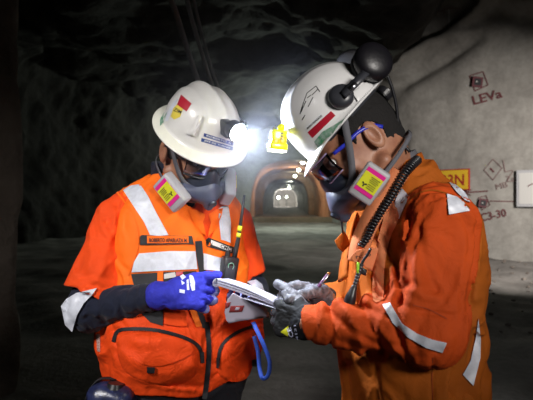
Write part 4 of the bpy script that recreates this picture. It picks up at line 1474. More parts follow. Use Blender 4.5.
# accessory slot on the side
o = patch('accessory_slot', [(198, 115), (202, 116), (198, 127), (194, 136), (186, 133.5), (191, 128)], HT, M['helmet'], hl, 0.010, 0.001, puff=0.002, edge=1.5, step=2)
# lamp bracket and cap lamp
def local_pt(e, p): return A(wmat(e).inverted() @ Vector([float(x) for x in p]))
lamp_c = A(wmat(hl) @ Vector((0.153, -0.004, 0.101)))
cl = empty('cap_lamp', lamp_c, L_HAT.R3 @ Matrix.Rotation(math.radians(-10), 3, 'Y'), 'lit white cap lamp glaring on the front of the full-brim hard hat', 'cap lamp')
bm = bmesh.new(); bmesh.ops.create_cone(bm, cap_ends=True, segments=28, radius1=0.031, radius2=0.026, depth=0.034)
bmesh.ops.rotate(bm, cent=(0, 0, 0), matrix=Matrix.Rotation(-PI / 2, 3, 'Y'), verts=bm.verts)
bmesh.ops.translate(bm, vec=(-0.0, 0, 0), verts=bm.verts)
bmesh.ops.bevel(bm, geom=[e for e in bm.edges if len(e.link_faces) == 2 and e.calc_face_angle(0) > 0.8], offset=0.003, segments=2, affect='EDGES')
from_bm('housing', bm, M['dark_grey'], cl, False, True)
bm = bmesh.new(); bmesh.ops.create_uvsphere(bm, u_segments=28, v_segments=14, radius=0.027)
bmesh.ops.scale(bm, vec=(0.45, 1, 1), verts=bm.verts); bmesh.ops.translate(bm, vec=(0.014, 0, 0), verts=bm.verts)
from_bm('lens', bm, M['led'], cl, False, True)
bm = box_bm((-0.038, 0.0, -0.012), (0.024, 0.014, 0.022), bevel=0.005); from_bm('bracket', bm, M['dark_grey'], cl, False, True)
V, Fc = tube([(-0.02, 0.02, 0.0), (-0.04, 0.06, -0.01), (-0.08, 0.10, -0.02), (-0.15, 0.125, -0.03), (-0.22, 0.10, -0.02), (-0.26, 0.05, 0.0)], 0.0035, 8)
mk('cable', V, Fc, M['black_plastic'], cl, False)
hd = L_HAT.R @ A([1, 0, 0])
lamp_front = lamp_c + hd * 0.032
light('cap_lamp_beam', 'SPOT', tuple(lamp_front), 32, (0.80, 0.87, 1.0), tuple(lamp_front + hd + A([0.35, 0.1, 0.1])), 0.02, 180, 0.35)


# ---- half-face respirators
def respirator(fr, label, ck=1.0, cp=10, cy=0.096, cx=0.080):
    t = empty('respirator', fr.w((-0.002, 0, 0.004)), fr.R3 * fr.k * 1.05, label, 'respirator')
    def f(q):
        d = s_ell(q, (0.088, 0, -0.050), (0.048, 0.050, 0.060), Rot(0, 0.25, 0))
        d = su(d, s_ell(q, (0.112, 0, -0.008), (0.022, 0.022, 0.028)), 0.015)
        return np.maximum(d, 0.045 - q[:, 0] + 0.2 * np.abs(q[:, 1]))
    solid('face_seal', f, (0.0, -0.09, -0.14), (0.18, 0.09, 0.05), 0.003, M['mask_soft'], t, False)
    def f(q):
        d = s_ell(q, (0.122, 0, -0.055), (0.030, 0.034, 0.036), Rot(0, 0.3, 0))
        d = su(d, s_cap(q, (0.143, 0, -0.058), (0.146, 0, -0.082), 0.016, 0.013), 0.012)
        for s_ in (-1, 1):
            d = su(d, s_cap(q, (0.118, s_ * 0.02, -0.056), (0.094, s_ * 0.062, -0.060), 0.024, 0.021), 0.015)
        d = su(d, s_cap(q, (0.125, 0, -0.03), (0.118, 0, -0.005), 0.014, 0.010), 0.012)
        return d
    solid('front_housing', f, (0.05, -0.11, -0.13), (0.19, 0.11, 0.03), 0.003, M['mask_hard'], t, False)
    bm = bmesh.new(); bmesh.ops.create_cone(bm, cap_ends=True, segments=20, radius1=0.013, radius2=0.011, depth=0.006)
    bmesh.ops.rotate(bm, cent=(0, 0, 0), matrix=Matrix.Rotation(PI / 2 + 0.3, 3, 'Y'), verts=bm.verts); bmesh.ops.translate(bm, vec=(0.160, 0, -0.068), verts=bm.verts)
    from_bm('exhalation_valve', bm, M['mask_soft'], t, False, True)
    for s_ in (-1, 1):
        Rm = Matrix.Rotation(s_ * math.radians(-24), 3, 'Z') @ Matrix.Rotation(math.radians(cp), 3, 'Y') * ck
        c = Vector((cx, s_ * cy, -0.064))
        bm = box_bm(c, (0.038, 0.0135, 0.027), Rm, 0.006, seg=3)
        cart = from_bm('filter_cartridge', bm, M['cart'], t, False, True)
        c2 = c + Rm @ Vector((-0.004, s_ * 0.014, 0))
        bm = box_bm(c2, (0.0265, 0.0006, 0.0205), Rm); from_bm('cartridge_label', bm, M['magenta'], cart, False)
        c3 = c + Rm @ Vector((-0.004, s_ * 0.0149, 0))
        bm = box_bm(c3, (0.0175, 0.0005, 0.0205), Rm); from_bm('cartridge_label', bm, M['lime'], cart, False)
        # print on the label: a dark trefoil, small text lines
        bm = bmesh.new()
        cc = c + Rm @ Vector((0.004, s_ * 0.0158, 0.008))
        for k in range(3):
            box_bm(cc + Rm @ Vector((0.003 * math.cos(k * 2.094), 0, 0.0035 * math.sin(k * 2.094))), (0.0025, 0.0003, 0.0014), Rm @ Matrix.Rotation(-k * 2.094, 3, 'Y'), bm=bm)
        for k in range(4):
            box_bm(c + Rm @ Vector((-0.016 + k * 0.0035, s_ * 0.0158, -0.006)), (0.0006, 0.0003, 0.010 - 0.002 * (k % 2)), Rm, bm=bm)
        for k in range(3):
            box_bm(c + Rm @ Vector((-0.0005 + k * 0.004, s_ * 0.0158, -0.007)), (0.0006, 0.0003, 0.0085), Rm, bm=bm)
        from_bm('label_print', bm, M['black'], cart, False)
        bm = bmesh.new(); bmesh.ops.create_cone(bm, cap_ends=True, segments=20, radius1=0.021, radius2=0.021, depth=0.014)
        bmesh.ops.rotate(bm, cent=(0, 0, 0), matrix=Matrix.Rotation(PI / 2, 3, 'X'), verts=bm.verts); bmesh.ops.translate(bm, vec=(0.092, s_ * 0.074, -0.061), verts=bm.verts)
        from_bm('cartridge_mount', bm, M['mask_hard'], t, False, True)
        V, Fc = strap([(0.112, s_ * 0.040, -0.048), (0.085, s_ * 0.064, -0.030), (0.055, s_ * 0.078, 0.008), (0.030, s_ * 0.086, 0.045), (0.005, s_ * 0.09, 0.08)],
                      [(0.6, s_, 0.1), (0.5, s_, 0), (0.3, s_, 0), (0.1, s_, 0.0), (0, s_, 0.2)], 0.0145, 0.0018)
        mk('head_strap', V, Fc, M['grey_strap'], t, False)
        V, Fc = strap([(0.10, s_ * 0.05, -0.075), (0.055, s_ * 0.074, -0.075), (0.0, s_ * 0.076, -0.07), (-0.06, s_ * 0.06, -0.06), (-0.095, s_ * 0.0, -0.055)],
                      [(0.6, s_, 0.0), (0.3, s_, 0), (0.1, s_, 0), (-0.5, s_, 0.0), (-1, 0, 0.0)], 0.009, 0.0018)
        mk('neck_strap', V, Fc, M['grey_strap'], t, False)
    return t


rl = respirator(L_HEAD, 'grey-blue respirator with square filters, on the face under the full-brim hat', 1.2, 24, 0.088, 0.094)


# ---- eye protection
def parent_dark(m): return m.name.startswith('black')


def spectacles(fr, label, frame_m, lens_m, temple_m, goggle=False):
    t = fr.empty('safety_glasses', label, 'safety glasses')
    zc, hh = 0.021, 0.029
    V, Fc = [], []
    n = 26
    amax = math.radians(38)
    for i in range(n + 1):
        a = -amax + 2 * amax * i / n
        y = 0.118 * math.sin(a) * 1.0; x = 0.128 - 0.165 * (1 - math.cos(a))
        nose = max(0, 1 - abs(a) / 0.22)
        lo, hi = zc - hh * (1.0 - 0.72 * nose) * (1 - 0.15 * abs(a / amax)), zc + hh * 0.9
        for k in range(5):
            z = lo + (hi - lo) * k / 4
            V.append((x + 0.004 * math.sin(PI * k / 4), y, z))
    m = len(V)
    V += [(x - 0.002, y, z) for x, y, z in V]
    for i in range(n):
        for k in range(4):
            a = i * 5 + k; Fc += [(a, a + 5, a + 6, a + 1), (m + a, m + a + 1, m + a + 6, m + a + 5)]
        Fc += [(i * 5, m + i * 5, m + i * 5 + 5, i * 5 + 5), (i * 5 + 4, i * 5 + 9, m + i * 5 + 9, m + i * 5 + 4)]
    Fc += [tuple([k for k in range(5)] + [m + k for k in range(4, -1, -1)]), tuple([n * 5 + k for k in range(4, -1, -1)] + [m + n * 5 + k for k in range(5)])]
    mk('lens', V, Fc, lens_m, t, False)
    pts = [V[i * 5 + 4] for i in range(0, n + 1, 2)]
    V2, F2 = tube(pts, 0.0032 if parent_dark(frame_m) else 0.0018, 8, sub=2); mk('brow_bar', V2, F2, frame_m, t, False)
    if goggle:
        pts = [V[i * 5] for i in range(0, n + 1, 2)]
        V2, F2 = tube(pts, 0.003 if parent_dark(frame_m) else 0.0016, 8, sub=2); mk('lower_rim', V2, F2, frame_m, t, False)
    for s_ in (-1, 1):
        V2, F2 = strap([(0.083, s_ * 0.074, zc + 0.014), (0.05, s_ * 0.081, zc + 0.010), (0.01, s_ * 0.0845, zc + 0.008), (-0.02, s_ * 0.084, zc - 0.004), (-0.035, s_ * 0.08, zc - 0.022)],
                       [(0.2, s_, 0)] * 3 + [(0, s_, 0)] * 2, 0.008, 0.003)
        mk('temple', V2, F2, temple_m, t, False)
    for s_ in (-1, 1):
        V2, F2 = tube([(0.112, s_ * 0.010, zc - 0.002), (0.104, s_ * 0.014, zc - 0.014)], 0.003, 8); mk('nose_pad', V2, F2, lens_m, t, False)
    return t


spectacles(L_HEAD, 'clear safety glasses with dark frame, under the full-brim hard hat', M['black_plastic'], M['lens_dark'], M['black_plastic'], True)

# ---- two-way radio on the chest
rad = empty('two_way_radio', P(229, 267, 1.755), Matrix.Rotation(math.radians(9), 3, 'Y') @ Matrix.Rotation(math.radians(30), 3, 'Z'), 'black two-way radio with yellow-banded antenna clipped to the chest of the left vest', 'radio')
bm = box_bm((0, 0, -0.015), (0.026, 0.017, 0.048), bevel=0.006); from_bm('case', bm, M['black_plastic'], rad, False, True)
bm = box_bm((-0.002, -0.018, -0.02), (0.017, 0.0015, 0.026), bevel=0.001); from_bm('speaker_grille', bm, M['dark_grey'], rad, False, True)
bm = bmesh.new(); bmesh.ops.create_cone(bm, cap_ends=True, segments=18, radius1=0.009, radius2=0.008, depth=0.02); bmesh.ops.translate(bm, vec=(-0.012, 0, 0.042), verts=bm.verts)
from_bm('volume_knob', bm, M['black_plastic'], rad, False, True)
V, Fc = tube([(0.013, 0, 0.03), (0.016, 0, 0.075), (0.017, 0, 0.12), (0.0145, 0, 0.235)], [0.0085, 0.0075, 0.0055, 0.0038], 12, sub=2); an = mk('antenna', V, Fc, M['black_plastic'], rad, False)
for z0, z1 in ((0.098, 0.112), (0.118, 0.135)):
    V, Fc = tube([(0.0163, 0, z0), (0.0165, 0, z1)], 0.0075, 12, sub=1); mk('antenna_band', V, Fc, M['lime'], an, False)
V, Fc = tube([(-0.012, -0.019, 0.0), (-0.012, -0.0195, 0.012), (0.0, -0.02, 0.016), (0.006, -0.0195, 0.008), (0.004, -0.019, -0.004)], 0.0015, 6); mk('trim_ring', V, Fc, M['green'], rad, False)

# ---- canister at the belt and blue strap
ca = empty('canister', P(111, 406, 1.64), Matrix.Rotation(0.12, 3, 'Y'), 'scuffed dark blue rounded canister at the left hip below the vest', 'canister')
def f(q):
    d = s_box(q, (0, 0, -0.03), (0.072, 0.055, 0.10), 0.045)
    return d + 0.003 * fbm(q * 22, 2, 3)
solid('case', f, (-0.1, -0.09, -0.16), (0.1, 0.09, 0.1), 0.004, M['canister'], ca, False)
bm = bmesh.new(); bmesh.ops.create_cone(bm, cap_ends=True, segments=24, radius1=0.030, radius2=0.024, depth=0.014); bmesh.ops.translate(bm, vec=(0.01, -0.01, 0.068), verts=bm.verts)
from_bm('cap', bm, M['black_plastic'], ca, False, True)
V, Fc = strap([(-0.074, 0.0, -0.1), (-0.076, 0, 0.0), (-0.05, 0, 0.07), (0, 0.02, 0.075)], [(-1, 0, 0), (-1, 0, 0), (-0.6, 0, 0.8), (0, 0, 1)], 0.025, 0.003); mk('band', V, Fc, M['black'], ca, False)
sp = [P(253, 322, 1.72), P(258, 333, 1.70), P(264, 346, 1.69), P(269.5, 362, 1.69), P(268, 375, 1.70), P(262.5, 378, 1.71), P(259.5, 368, 1.72), P(258, 352, 1.725), P(254, 336, 1.73)]
V, Fc = strap(sp, [(0.3, -1, 0.1)] * 5 + [(0.2, -1, 0)] * 4, 0.013, 0.002)
mk('blue_strap', V, Fc, M['strap_blue'], vest)

# ================================================================== MAN ON THE RIGHT
R_HEAD = Frame((0.252, 1.43, 1.4913), math.radians(189), math.radians(45), math.radians(9), 1.12)
R_YAW = math.radians(197)
R_NECK = P(396, 174, 1.50)
R_SH_L, R_EL_L, R_WR_L = P(440, 222, 1.345), P(429, 322, 1.28), P(307, 324, 1.385)
R_SH_R, R_EL_R, R_WR_R = P(378, 215, 1.68), P(364, 325, 1.76), P(327, 298, 1.53)
right_man = empty('person', (0.41, 1.5, 0), None, 'person on the right in an orange work jacket, leaning in to write', 'person')
R_ROWS = [(0.7, 0.397, 1.52, 0.228, 0.173), (0.8, 0.397, 1.52, 0.228, 0.173), (0.949, 0.386, 1.52, 0.223, 0.180), (1.0736, 0.387, 1.52, 0.223, 0.181), (1.184, 0.393, 1.52, 0.220, 0.173), (1.267, 0.395, 1.52, 0.210, 0.153),
          (1.33, 0.402, 1.52, 0.199, 0.139), (1.375, 0.40, 1.52, 0.150, 0.105), (1.41, 0.39, 1.515, 0.10, 0.078), (1.45, 0.385, 1.51, 0.080, 0.070)]
jl = Hand(R_WR_L + A([0.014, 0, 0.0]), (-0.84, 0.54, 0.03), (0.50, 0.84, -0.14), False, [(0.75, 0.9, 0.5), (0.8, 0.95, 0.5), (0.85, 1.0, 0.5), (0.9, 1.0, 0.5)], 1.04, ((0.5, 0.1), 0.3), 0.03, 0.0110)
jr = Hand(R_WR_R, (-0.92, -0.22, 0.16), (0.05, -0.72, -0.62), True, [(0.45, 0.8, 0.5), (0.6, 0.95, 0.5), (0.9, 1.1, 0.5), (1.0, 1.1, 0.5)], 1.05, ((0.25, 0.45), 0.5), 0.07, 0.0105)
R_HIPS = (A([0.41 + 0.1 * 0.29, 1.5 - 0.1 * 0.95, 0.86]), A([0.41 - 0.1 * 0.29, 1.5 + 0.1 * 0.95, 0.86]))


def r_torso(p, grow=0.0):
    return s_loft(p, [(z, x, y, a + grow, b + grow) for z, x, y, a, b in R_ROWS], R_YAW, 2.2)


def f(p):
    d = head_sdf(p, R_HEAD, R_NECK, 0.050)
    d = su(d, r_torso(p, -0.06), 0.03)
    for (a, b, c) in ((R_SH_L, R_EL_L, R_WR_L), (R_SH_R, R_EL_R, R_WR_R)):
        d = su(d, s_cap(p, a, b, 0.05, 0.04), 0.03); d = su(d, s_cap(p, b, c, 0.04, 0.026), 0.015)
    for h in (jl, jr): d = su(d, h.sdf(p, -0.0025), 0.006)
    return su(d, limbs(p, R_HIPS[0], R_HIPS[1], R_YAW), 0.04)


rbody = solid('body', f, (-0.02, 1.1, -0.02), (0.72, 1.95, 1.66), 0.0065, M['skin'], right_man)
join_fine(rbody, f, R_HEAD.O - 0.19, R_HEAD.O + 0.19, 0.0028, lambda c: ((np.abs(c - R_HEAD.O)).max(1) < 0.165), None)
eyes(R_HEAD, rbody)


def f(p):
    q = R_HEAD.loc(p)
    d = s_ell(q, (-0.008, 0, 0.045), (0.104, 0.0815, 0.108))
    d = su(d, s_cap(q, (-0.050, 0, 0.0), (-0.046, 0, -0.05), 0.052, 0.044), 0.02)
    edge = q[:, 0] - (0.035 + 0.25 * (q[:, 2] - 0.03))
    ear = 0.035 - np.sqrt((q[:, 0] + 0.004) ** 2 + (q[:, 2] - 0.0) ** 2)
    d = -su(-np.maximum(d, edge), -(-0.056 - q[:, 2]), 0.02)
    d = np.maximum(d, np.minimum(ear, 0.062 - np.abs(q[:, 1])) if False else np.where(np.abs(q[:, 1]) > 0.05, ear, -1))
    return (d + 0.0015 * fbm(q * 90, 2, 4)) * R_HEAD.k


solid('hair', f, R_HEAD.O - 0.2, R_HEAD.O + 0.2, 0.0035, M['hair'], right_man)

R_FOLD = [([(412, 215), (405, 250), (410, 285)], 3.5, 9), ([(420, 230), (424, 262), (436, 290)], 4, 8), ([(398, 240), (392, 270), (394, 292)], 4, -9), ([(330, 312), (350, 330), (372, 342), (400, 346)], 3.5, 8), ([(362, 306), (392, 318), (402, 340)], 4, 8), ([(378, 300), (392, 288), (412, 284)], 3.5, 8), ([(445, 300), (456, 280), (462, 255)], 4, 7), ([(452, 330), (466, 310), (470, 285)], 4, 6), ([(315, 308), (318, 328), (312, 342)], 3, 6),
          ([(386, 302), (376, 290), (372, 278)], 3, 9), ([(388, 232), (396, 262), (404, 292), (398, 302)], 5, 13.5), ([(402, 225), (408, 255), (418, 280)], 6, -10.5),
          ([(352, 300), (366, 312), (374, 330), (384, 350)], 4, 12), ([(338, 300), (352, 318), (362, 345), (360, 358)], 5, -10.5), ([(330, 305), (334, 325), (330, 345)], 3, 10.5),
          ([(340, 340), (370, 352), (410, 360), (440, 350)], 4, 7.5), ([(396, 300), (412, 310), (436, 314), (452, 316)], 3, 7.5), ([(405, 288), (425, 296), (450, 300)], 5, -7.5),
          ([(410, 240), (430, 232), (450, 238)], 5, 4.5), ([(430, 260), (450, 280), (462, 300)], 6, 6), ([(322, 302), (320, 322), (316, 340)], 3, -7.5),
          ([(475, 230), (470, 290), (474, 360)], 5, 6), ([(433, 360), (432, 400)], 2, 6), ([(354, 270), (358, 300)], 4, 6), ([(347, 365), (352, 400)], 4, 12), ([(366, 260), (366, 300)], 5, -9),
          ([(376, 366), (378, 400)], 3, 7.5), ([(345, 300), (350, 262), (362, 232)], 2.5, 7.5), ([(392, 300), (380, 320), (376, 340)], 4, -7.5)]


def arm_l(p, g=0.0):
    d = s_cap(p, R_SH_L, R_EL_L, 0.088 + g, 0.084 + g)
    return su(d, s_cap(p, R_EL_L + A([0, 0, -0.01]), R_WR_L, 0.082 + g, 0.049 + g), 0.04)


def f(p):
    d = r_torso(p)
    d = su(d, s_cap(p, P(425, 199, 1.43), P(402, 184, 1.5), 0.042, 0.048), 0.04)
    d = su(d, s_cap(p, P(392, 200, 1.62), P(395, 180, 1.55), 0.05, 0.05), 0.04)
    d = np.maximum(d, -(p[:, 2] - 0.76))
    d = su(d, arm_l(p), 0.022)
    r = su(s_cap(p, R_SH_R, R_EL_R, 0.088, 0.084), s_cap(p, R_EL_R, R_WR_R, 0.08, 0.05), 0.04)
    d = su(d, r, 0.03)
    ax = R_EL_L - R_WR_L
    d = np.where(p[:, 0] < 0.20, np.maximum(d, -s_plane(p, R_WR_L - ax * 0.0, ax * A([1, 1, 1]) + A([0, 0, 0.04]))), d)
    ax2 = R_EL_R - R_WR_R
    d = np.where((p[:, 0] < 0.24) & (p[:, 1] > 1.46), np.maximum(d, -s_plane(p, R_WR_R + ax2 * 0.02, ax2)), d)
    d = ss(d, s_cap(p, R_NECK + A([0.0, 0, -0.02]), R_HEAD.w((-0.03, 0, -0.04)), 0.062, 0.068), 0.01)
    # open front: a wedge in front of the throat
    d = ss(d, s_ell(p, P(352, 205, 1.50), (0.07, 0.05, 0.11)), 0.02)
    d = folds(p, d, R_FOLD)
    return cloth(p, d, 0.014 * np.clip((project(p)[0] - 350) / 50, 0.2, 1), 7, 55, (1.2, 1, 0.8))


def jm(c):
    # sleeve cloth is redder than the body of the jacket
    a = arm_l(c); t = r_torso(c)
    m = (a < t - 0.004)
    return m.astype(int)


jacket, jt = solid('jacket', f, (0.08, 1.08, 0.72), (0.74, 1.95, 1.50), 0.0052, [M['jacket'], M['jacket_sleeve']], right_man, matfn=jm, bvh=True)
JT = [jt]


def jp(name, poly, m, **k):
    return patch(name, poly, k.pop('trees', JT), m, k.pop('parent', jacket), **k)


jp('reflective_tape', [(382, 304), (390, 302.5), (402, 323.5), (417, 333.5), (432, 339.5), (447, 343), (442.5, 353), (426, 348), (408, 337.5), (393, 323.5)], M['tape'], step=3, off=0.003, th=0.003)
jp('reflective_tape', [(478.5, 319), (481, 340), (480.5, 358), (473.5, 386), (463, 374.6), (470.6, 361), (476, 337)], M['tape'], step=3, off=0.003, th=0.003)
jp('reflective_tape', [(447, 193.5), (457, 196.5), (464, 202), (470, 210.5), (449, 214.5)], M['tape'], step=3, off=0.003, th=0.003)
jp('reflective_tape', [(449, 182), (456, 184.5), (465, 192), (470.5, 202), (465, 200), (456, 191)], M['tape'], step=2, off=0.004, th=0.005)
jp('reflective_tape', [(401, 187), (409, 196), (404, 207), (399, 219), (391, 211), (396, 199)], M['tape'], step=3, off=0.003, th=0.003)
jp('armhole_seam', ribbon_px(spline2([(400, 222), (406, 206), (416, 194.5), (431, 190), (446, 193), (460, 199), (470, 208)], 5), 1.3), M['jacket'], step=3, th=0.004)
jp('sleeve_seam', ribbon_px(spline2([(413, 305), (428, 309), (442, 316), (447, 319)], 4), 0.9), M['stitch'], step=3, th=0.001)
jp('sleeve_seam', ribbon_px(spline2([(433, 358), (432, 378), (433, 400)], 4), 0.7), M['stitch'], step=3, th=0.001)
# front placket, throat flap, chest pocket, collar wings
jp('placket', smooth_poly([(390, 200), (399, 216), (391, 236), (386, 256), (384, 276), (383, 298), (373, 300), (373, 274), (376, 248), (382, 224)], 3), M['jacket_lit'], step=4, th=0.006)


def card(name, poly, Yf, th, m, parent=None, step=3.0, smooth=0):
    """free-standing bent sheet: outline seen from the camera side, own distance and thickness"""
    if smooth: poly = smooth_poly(poly, smooth)
    v2, tr = tri_fill(poly, step)
    n = len(v2)
    V = [tuple(P(u, v, Yf(u, v))) for u, v in v2] + [tuple(P(u, v, Yf(u, v)) + A([0, th, 0])) for u, v in v2]
    F_ = [tuple(t) for t in tr] + [tuple(i + n for i in reversed(t)) for t in tr]
    cnt = {}
    for t in tr:
        for a, b_ in zip(t, t[1:] + t[:1]): cnt[(a, b_)] = 1
    for (a, b_) in cnt:
        if (b_, a) not in cnt: F_.append((b_, a, a + n, b_ + n))
    return mk(name, V, F_, m, parent, True, True)


card('pocket_flap', [(350, 259), (353, 254), (357.5, 250), (371, 247), (384, 250), (380, 262), (373, 271.5), (362, 266)], lambda u, v: 1.352 + 0.0006 * (u - 350) + 0.0004 * (v - 250), 0.006, M['jacket_lit'], jacket)
FLT = [tree_of(jacket.children[-1])] if jacket.children else []
text_px('pocket_lettering', 'PC 30', (356, 259), (371, 256), 3.2, [tree_of([c for c in jacket.children if c.name.startswith('pocket_flap')][0])], M['dark_grey'], jacket, 0.002, False)
card('collar_flap', [(344, 231), (348, 237), (350, 245), (343, 252.5), (338, 248), (335, 241)], lambda u, v: 1.44 + 0.001 * (u - 340), 0.007, M['jacket'], jacket)
# stand-up collar round the neck, its dark lining, and the long lapel that runs down the front
CA, CB = P(404, 196, 1.50), P(390, 158, 1.50)


def ring(p, r, t, top):
    d = np.abs(s_cap(p, CA, CB + (CB - CA) * 0.5, r, r * 0.93)) - t
    d = np.maximum(d, s_plane(p, P(392, top, 1.50), (CB - CA) + A([-0.012, 0, 0.0])))
    d = np.maximum(d, -s_plane(p, CA + A([0, 0, -0.01]), CB - CA))
    return d


solid('collar', lambda p: cloth(p, ring(p, 0.080, 0.0045, 166), 0.003, 14, 66), CB - 0.16, CB + A([0.2, 0.16, 0.12]), 0.004, M['jacket'], jacket)
solid('under_collar', lambda p: ring(p, 0.071, 0.0035, 160), CB - 0.16, CB + A([0.2, 0.16, 0.12]), 0.0035, M['grey_strap'], right_man)
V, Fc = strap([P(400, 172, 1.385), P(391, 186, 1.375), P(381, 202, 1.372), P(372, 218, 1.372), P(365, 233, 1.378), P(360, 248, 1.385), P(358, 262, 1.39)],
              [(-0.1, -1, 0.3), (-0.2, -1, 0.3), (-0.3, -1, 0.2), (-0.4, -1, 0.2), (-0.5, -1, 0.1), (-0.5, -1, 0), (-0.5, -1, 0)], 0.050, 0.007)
mk('lapel', V, Fc, M['jacket_lit'], jacket)
V, Fc = strap([P(388, 180, 1.62), P(370, 198, 1.60), P(358, 216, 1.57), P(350, 238, 1.52), P(346, 258, 1.47), P(344, 280, 1.44)],
              [(-0.3, 0.6, 0.5), (-0.6, 0.4, 0.3), (-0.8, 0.2, 0.2), (-0.9, 0.0, 0.2), (-0.9, -0.3, 0.1), (-0.9, -0.3, 0.1)], 0.045, 0.007)
mk('lapel', V, Fc, M['jacket'], jacket)


def f(p):
    d = s_loft(p, [(0.66, 0.413, 1.52, 0.19, 0.15), (0.78, 0.413, 1.52, 0.21, 0.16), (0.9, 0.41, 1.52, 0.21, 0.16)], R_YAW)
    for hx in R_HIPS:
        kx = A([hx[0] - 0.04, hx[1] - 0.01, 0.48]); an = A([hx[0], hx[1], 0.12])
        d = su(d, su(s_cap(p, hx + A([0, 0, -0.08]), kx, 0.112, 0.09), s_cap(p, kx, an, 0.09, 0.08), 0.03), 0.05)
    d = np.maximum(d, 0.09 - p[:, 2])
    return cloth(p, d, 0.008, 9, 77)


solid('trousers', f, (0.1, 1.15, 0.05), (0.75, 1.9, 0.95), 0.008, M['jacket'], right_man)
boots(R_HIPS, R_YAW, right_man)

# gloves: black knit backs, grey coated palms and fingers
def gmat(h, lim, tipx):
    def fn(c):
        q = (c - h.w) @ h.R / h.k
        m = (q[:, 2] > lim) & (q[:, 0] > -0.01)
        m |= (q[:, 0] > tipx)
        th = np.minimum(np.linalg.norm(c - A(h.thumb[2]), axis=1), np.minimum(np.linalg.norm(c - A(h.thumb[3]), axis=1), np.linalg.norm(c - A(h.thumb[1]), axis=1)))
        m |= th < 0.024
        return m.astype(int)
    return fn


lo, hi = jl.bounds([R_WR_L + (R_EL_L - R_WR_L) * 0.15])
gj, gjt = solid('glove', lambda p: cloth(p, jl.sdf(p, 0.0015, R_WR_L + (R_EL_L - R_WR_L) * 0.10, 0.041), 0.0015, 40, 3), lo, hi, 0.0026, [M['glove_black'], M['glove_grey']], right_man, matfn=gmat(jl, 0.008, 0.155), bvh=True)
lo, hi = jr.bounds([R_WR_R + (R_EL_R - R_WR_R) * 0.15])
gk, gkt = solid('glove', lambda p: cloth(p, jr.sdf(p, 0.0015, R_WR_R + (R_EL_R - R_WR_R) * 0.12, 0.036), 0.0015, 40, 4), lo, hi, 0.0028, [M['glove_black'], M['glove_grey']], right_man, matfn=gmat(jr, -0.004, 0.06), bvh=True)
patch('warning_triangle', [(280.5, 332), (288.5, 325.5), (288, 337)], [gjt], M['lime'], gj, 0.0006, 0.0003, step=2)
text_px('glove_lettering', 'CE', (294, 337), (290.5, 327), 4.5, [gjt], M['glove_print'], gj, 0.0015)
text_px('glove_lettering', '4131', (298.5, 340), (295.5, 325), 2.2, [gjt], M['glove_print'], gj, 0.0015)

# ---- cap style helmet of the man on the right
def pk_w(a):
    a = (a + PI) % (2 * PI) - PI
    return 0.006 + 0.030 * math.exp(-(a / 0.62) ** 4)
def pk_d(a):
    a = (a + PI) % (2 * PI) - PI
    return 0.004 + 0.014 * math.exp(-(a / 0.6) ** 4)


hr = placed(R_HEAD, (-0.001, 0, 0.078), math.radians(3), 'hard_hat', 'white peaked hard hat with red sticker, worn by the person on the right', 'hard hat')
V, Fc, ndv = shell_mesh(0.114, 0.132, 0.104, 0.135, pk_w, pk_d, ridge=0.006, low=0.004)
sh = mk('shell', V, Fc, M['helmet_b'], hr, False, True)
V, Fc = tube([(-0.13 * math.cos(a) * 1.03 if False else 0, 0, 0) for a in (0, 1)], 0.001, 3) if False else ([], [])
harness(hr)
KT = [tree_of(sh)]
patch('red_sticker', [(307.5, 132.5), (331, 111), (335.5, 115.5), (312.5, 138)], KT, M['red'], hr, 0.0008, 0.0004, step=3)
patch('name_strip', [(304, 128), (321, 113), (324, 117), (308, 131)], KT, M['white'], hr, 0.0006, 0.0003, step=3)
text_px('name_lettering', 'MARIO GONZALEZ', (307.5, 129.5), (322.5, 116), 1.9, KT, M['black'], hr, 0.002)
patch('green_sticker', [(314, 142), (322, 132), (334, 125), (345, 118), (347, 124), (338, 131), (327, 138), (318, 148)], KT, M['green'], hr, 0.0008, 0.0004, step=3)
for pl in ([(303, 104), (307, 93), (316, 86)], [(316, 86), (320, 92)], [(300, 114), (303, 104)], [(301, 112), (306, 101)], [(308, 107), (313, 97)], [(307, 98), (311, 95)], [(312, 95), (318, 89)], [(302, 120), (305, 115)]):
    patch('scuff_mark', ribbon_px(pl, 0.8), KT, M['black'], hr, 0.0006, 0.0003, step=2)
patch('accessory_slot', [(352, 92), (369, 80), (373, 86), (358, 101)], KT, M['helmet_b'], hr, 0.007, 0.001, puff=0.002, edge=1.5, step=3)
# chin strap and brow strap in grey
V, Fc = tube([P(345, 116, 1.33), P(338, 127, 1.335), P(330, 136, 1.35)], 0.006, 8); mk('chin_strap', V, Fc, M['grey_strap'], hr)

# ---- yellow cap lamp clipped to its front
yl = empty('cap_lamp', P(278, 139, 1.40), Matrix.Rotation(math.radians(5), 3, 'Y') @ Matrix.Rotation(math.radians(15), 3, 'Z'), 'bright yellow cap lamp clipped ahead of the peaked hard hat, shining down', 'cap lamp')
bm = box_bm((0, 0, 0.0), (0.0195, 0.017, 0.022), bevel=0.005, seg=3); from_bm('housing', bm, M['lamp_yellow'], yl, False, True)
bm = box_bm((0, 0, -0.020), (0.0225, 0.020, 0.009), bevel=0.004, seg=3); from_bm('collar', bm, M['lamp_yellow'], yl, False, True)
bm = box_bm((0.009, -0.0175, -0.006), (0.0075, 0.0012, 0.012), bevel=0.001); from_bm('reflector_panel', bm, M['lamp_amber'], yl, False, True)
bm = box_bm((-0.008, -0.0175, -0.010), (0.007, 0.0012, 0.008), bevel=0.001); from_bm('reflector_panel', bm, M['lamp_amber'], yl, False, True)
bm = box_bm((0.0, 0, -0.030), (0.021, 0.0185, 0.0028), bevel=0.002); from_bm('lens', bm, M['lamp_lit'], yl, False, True)
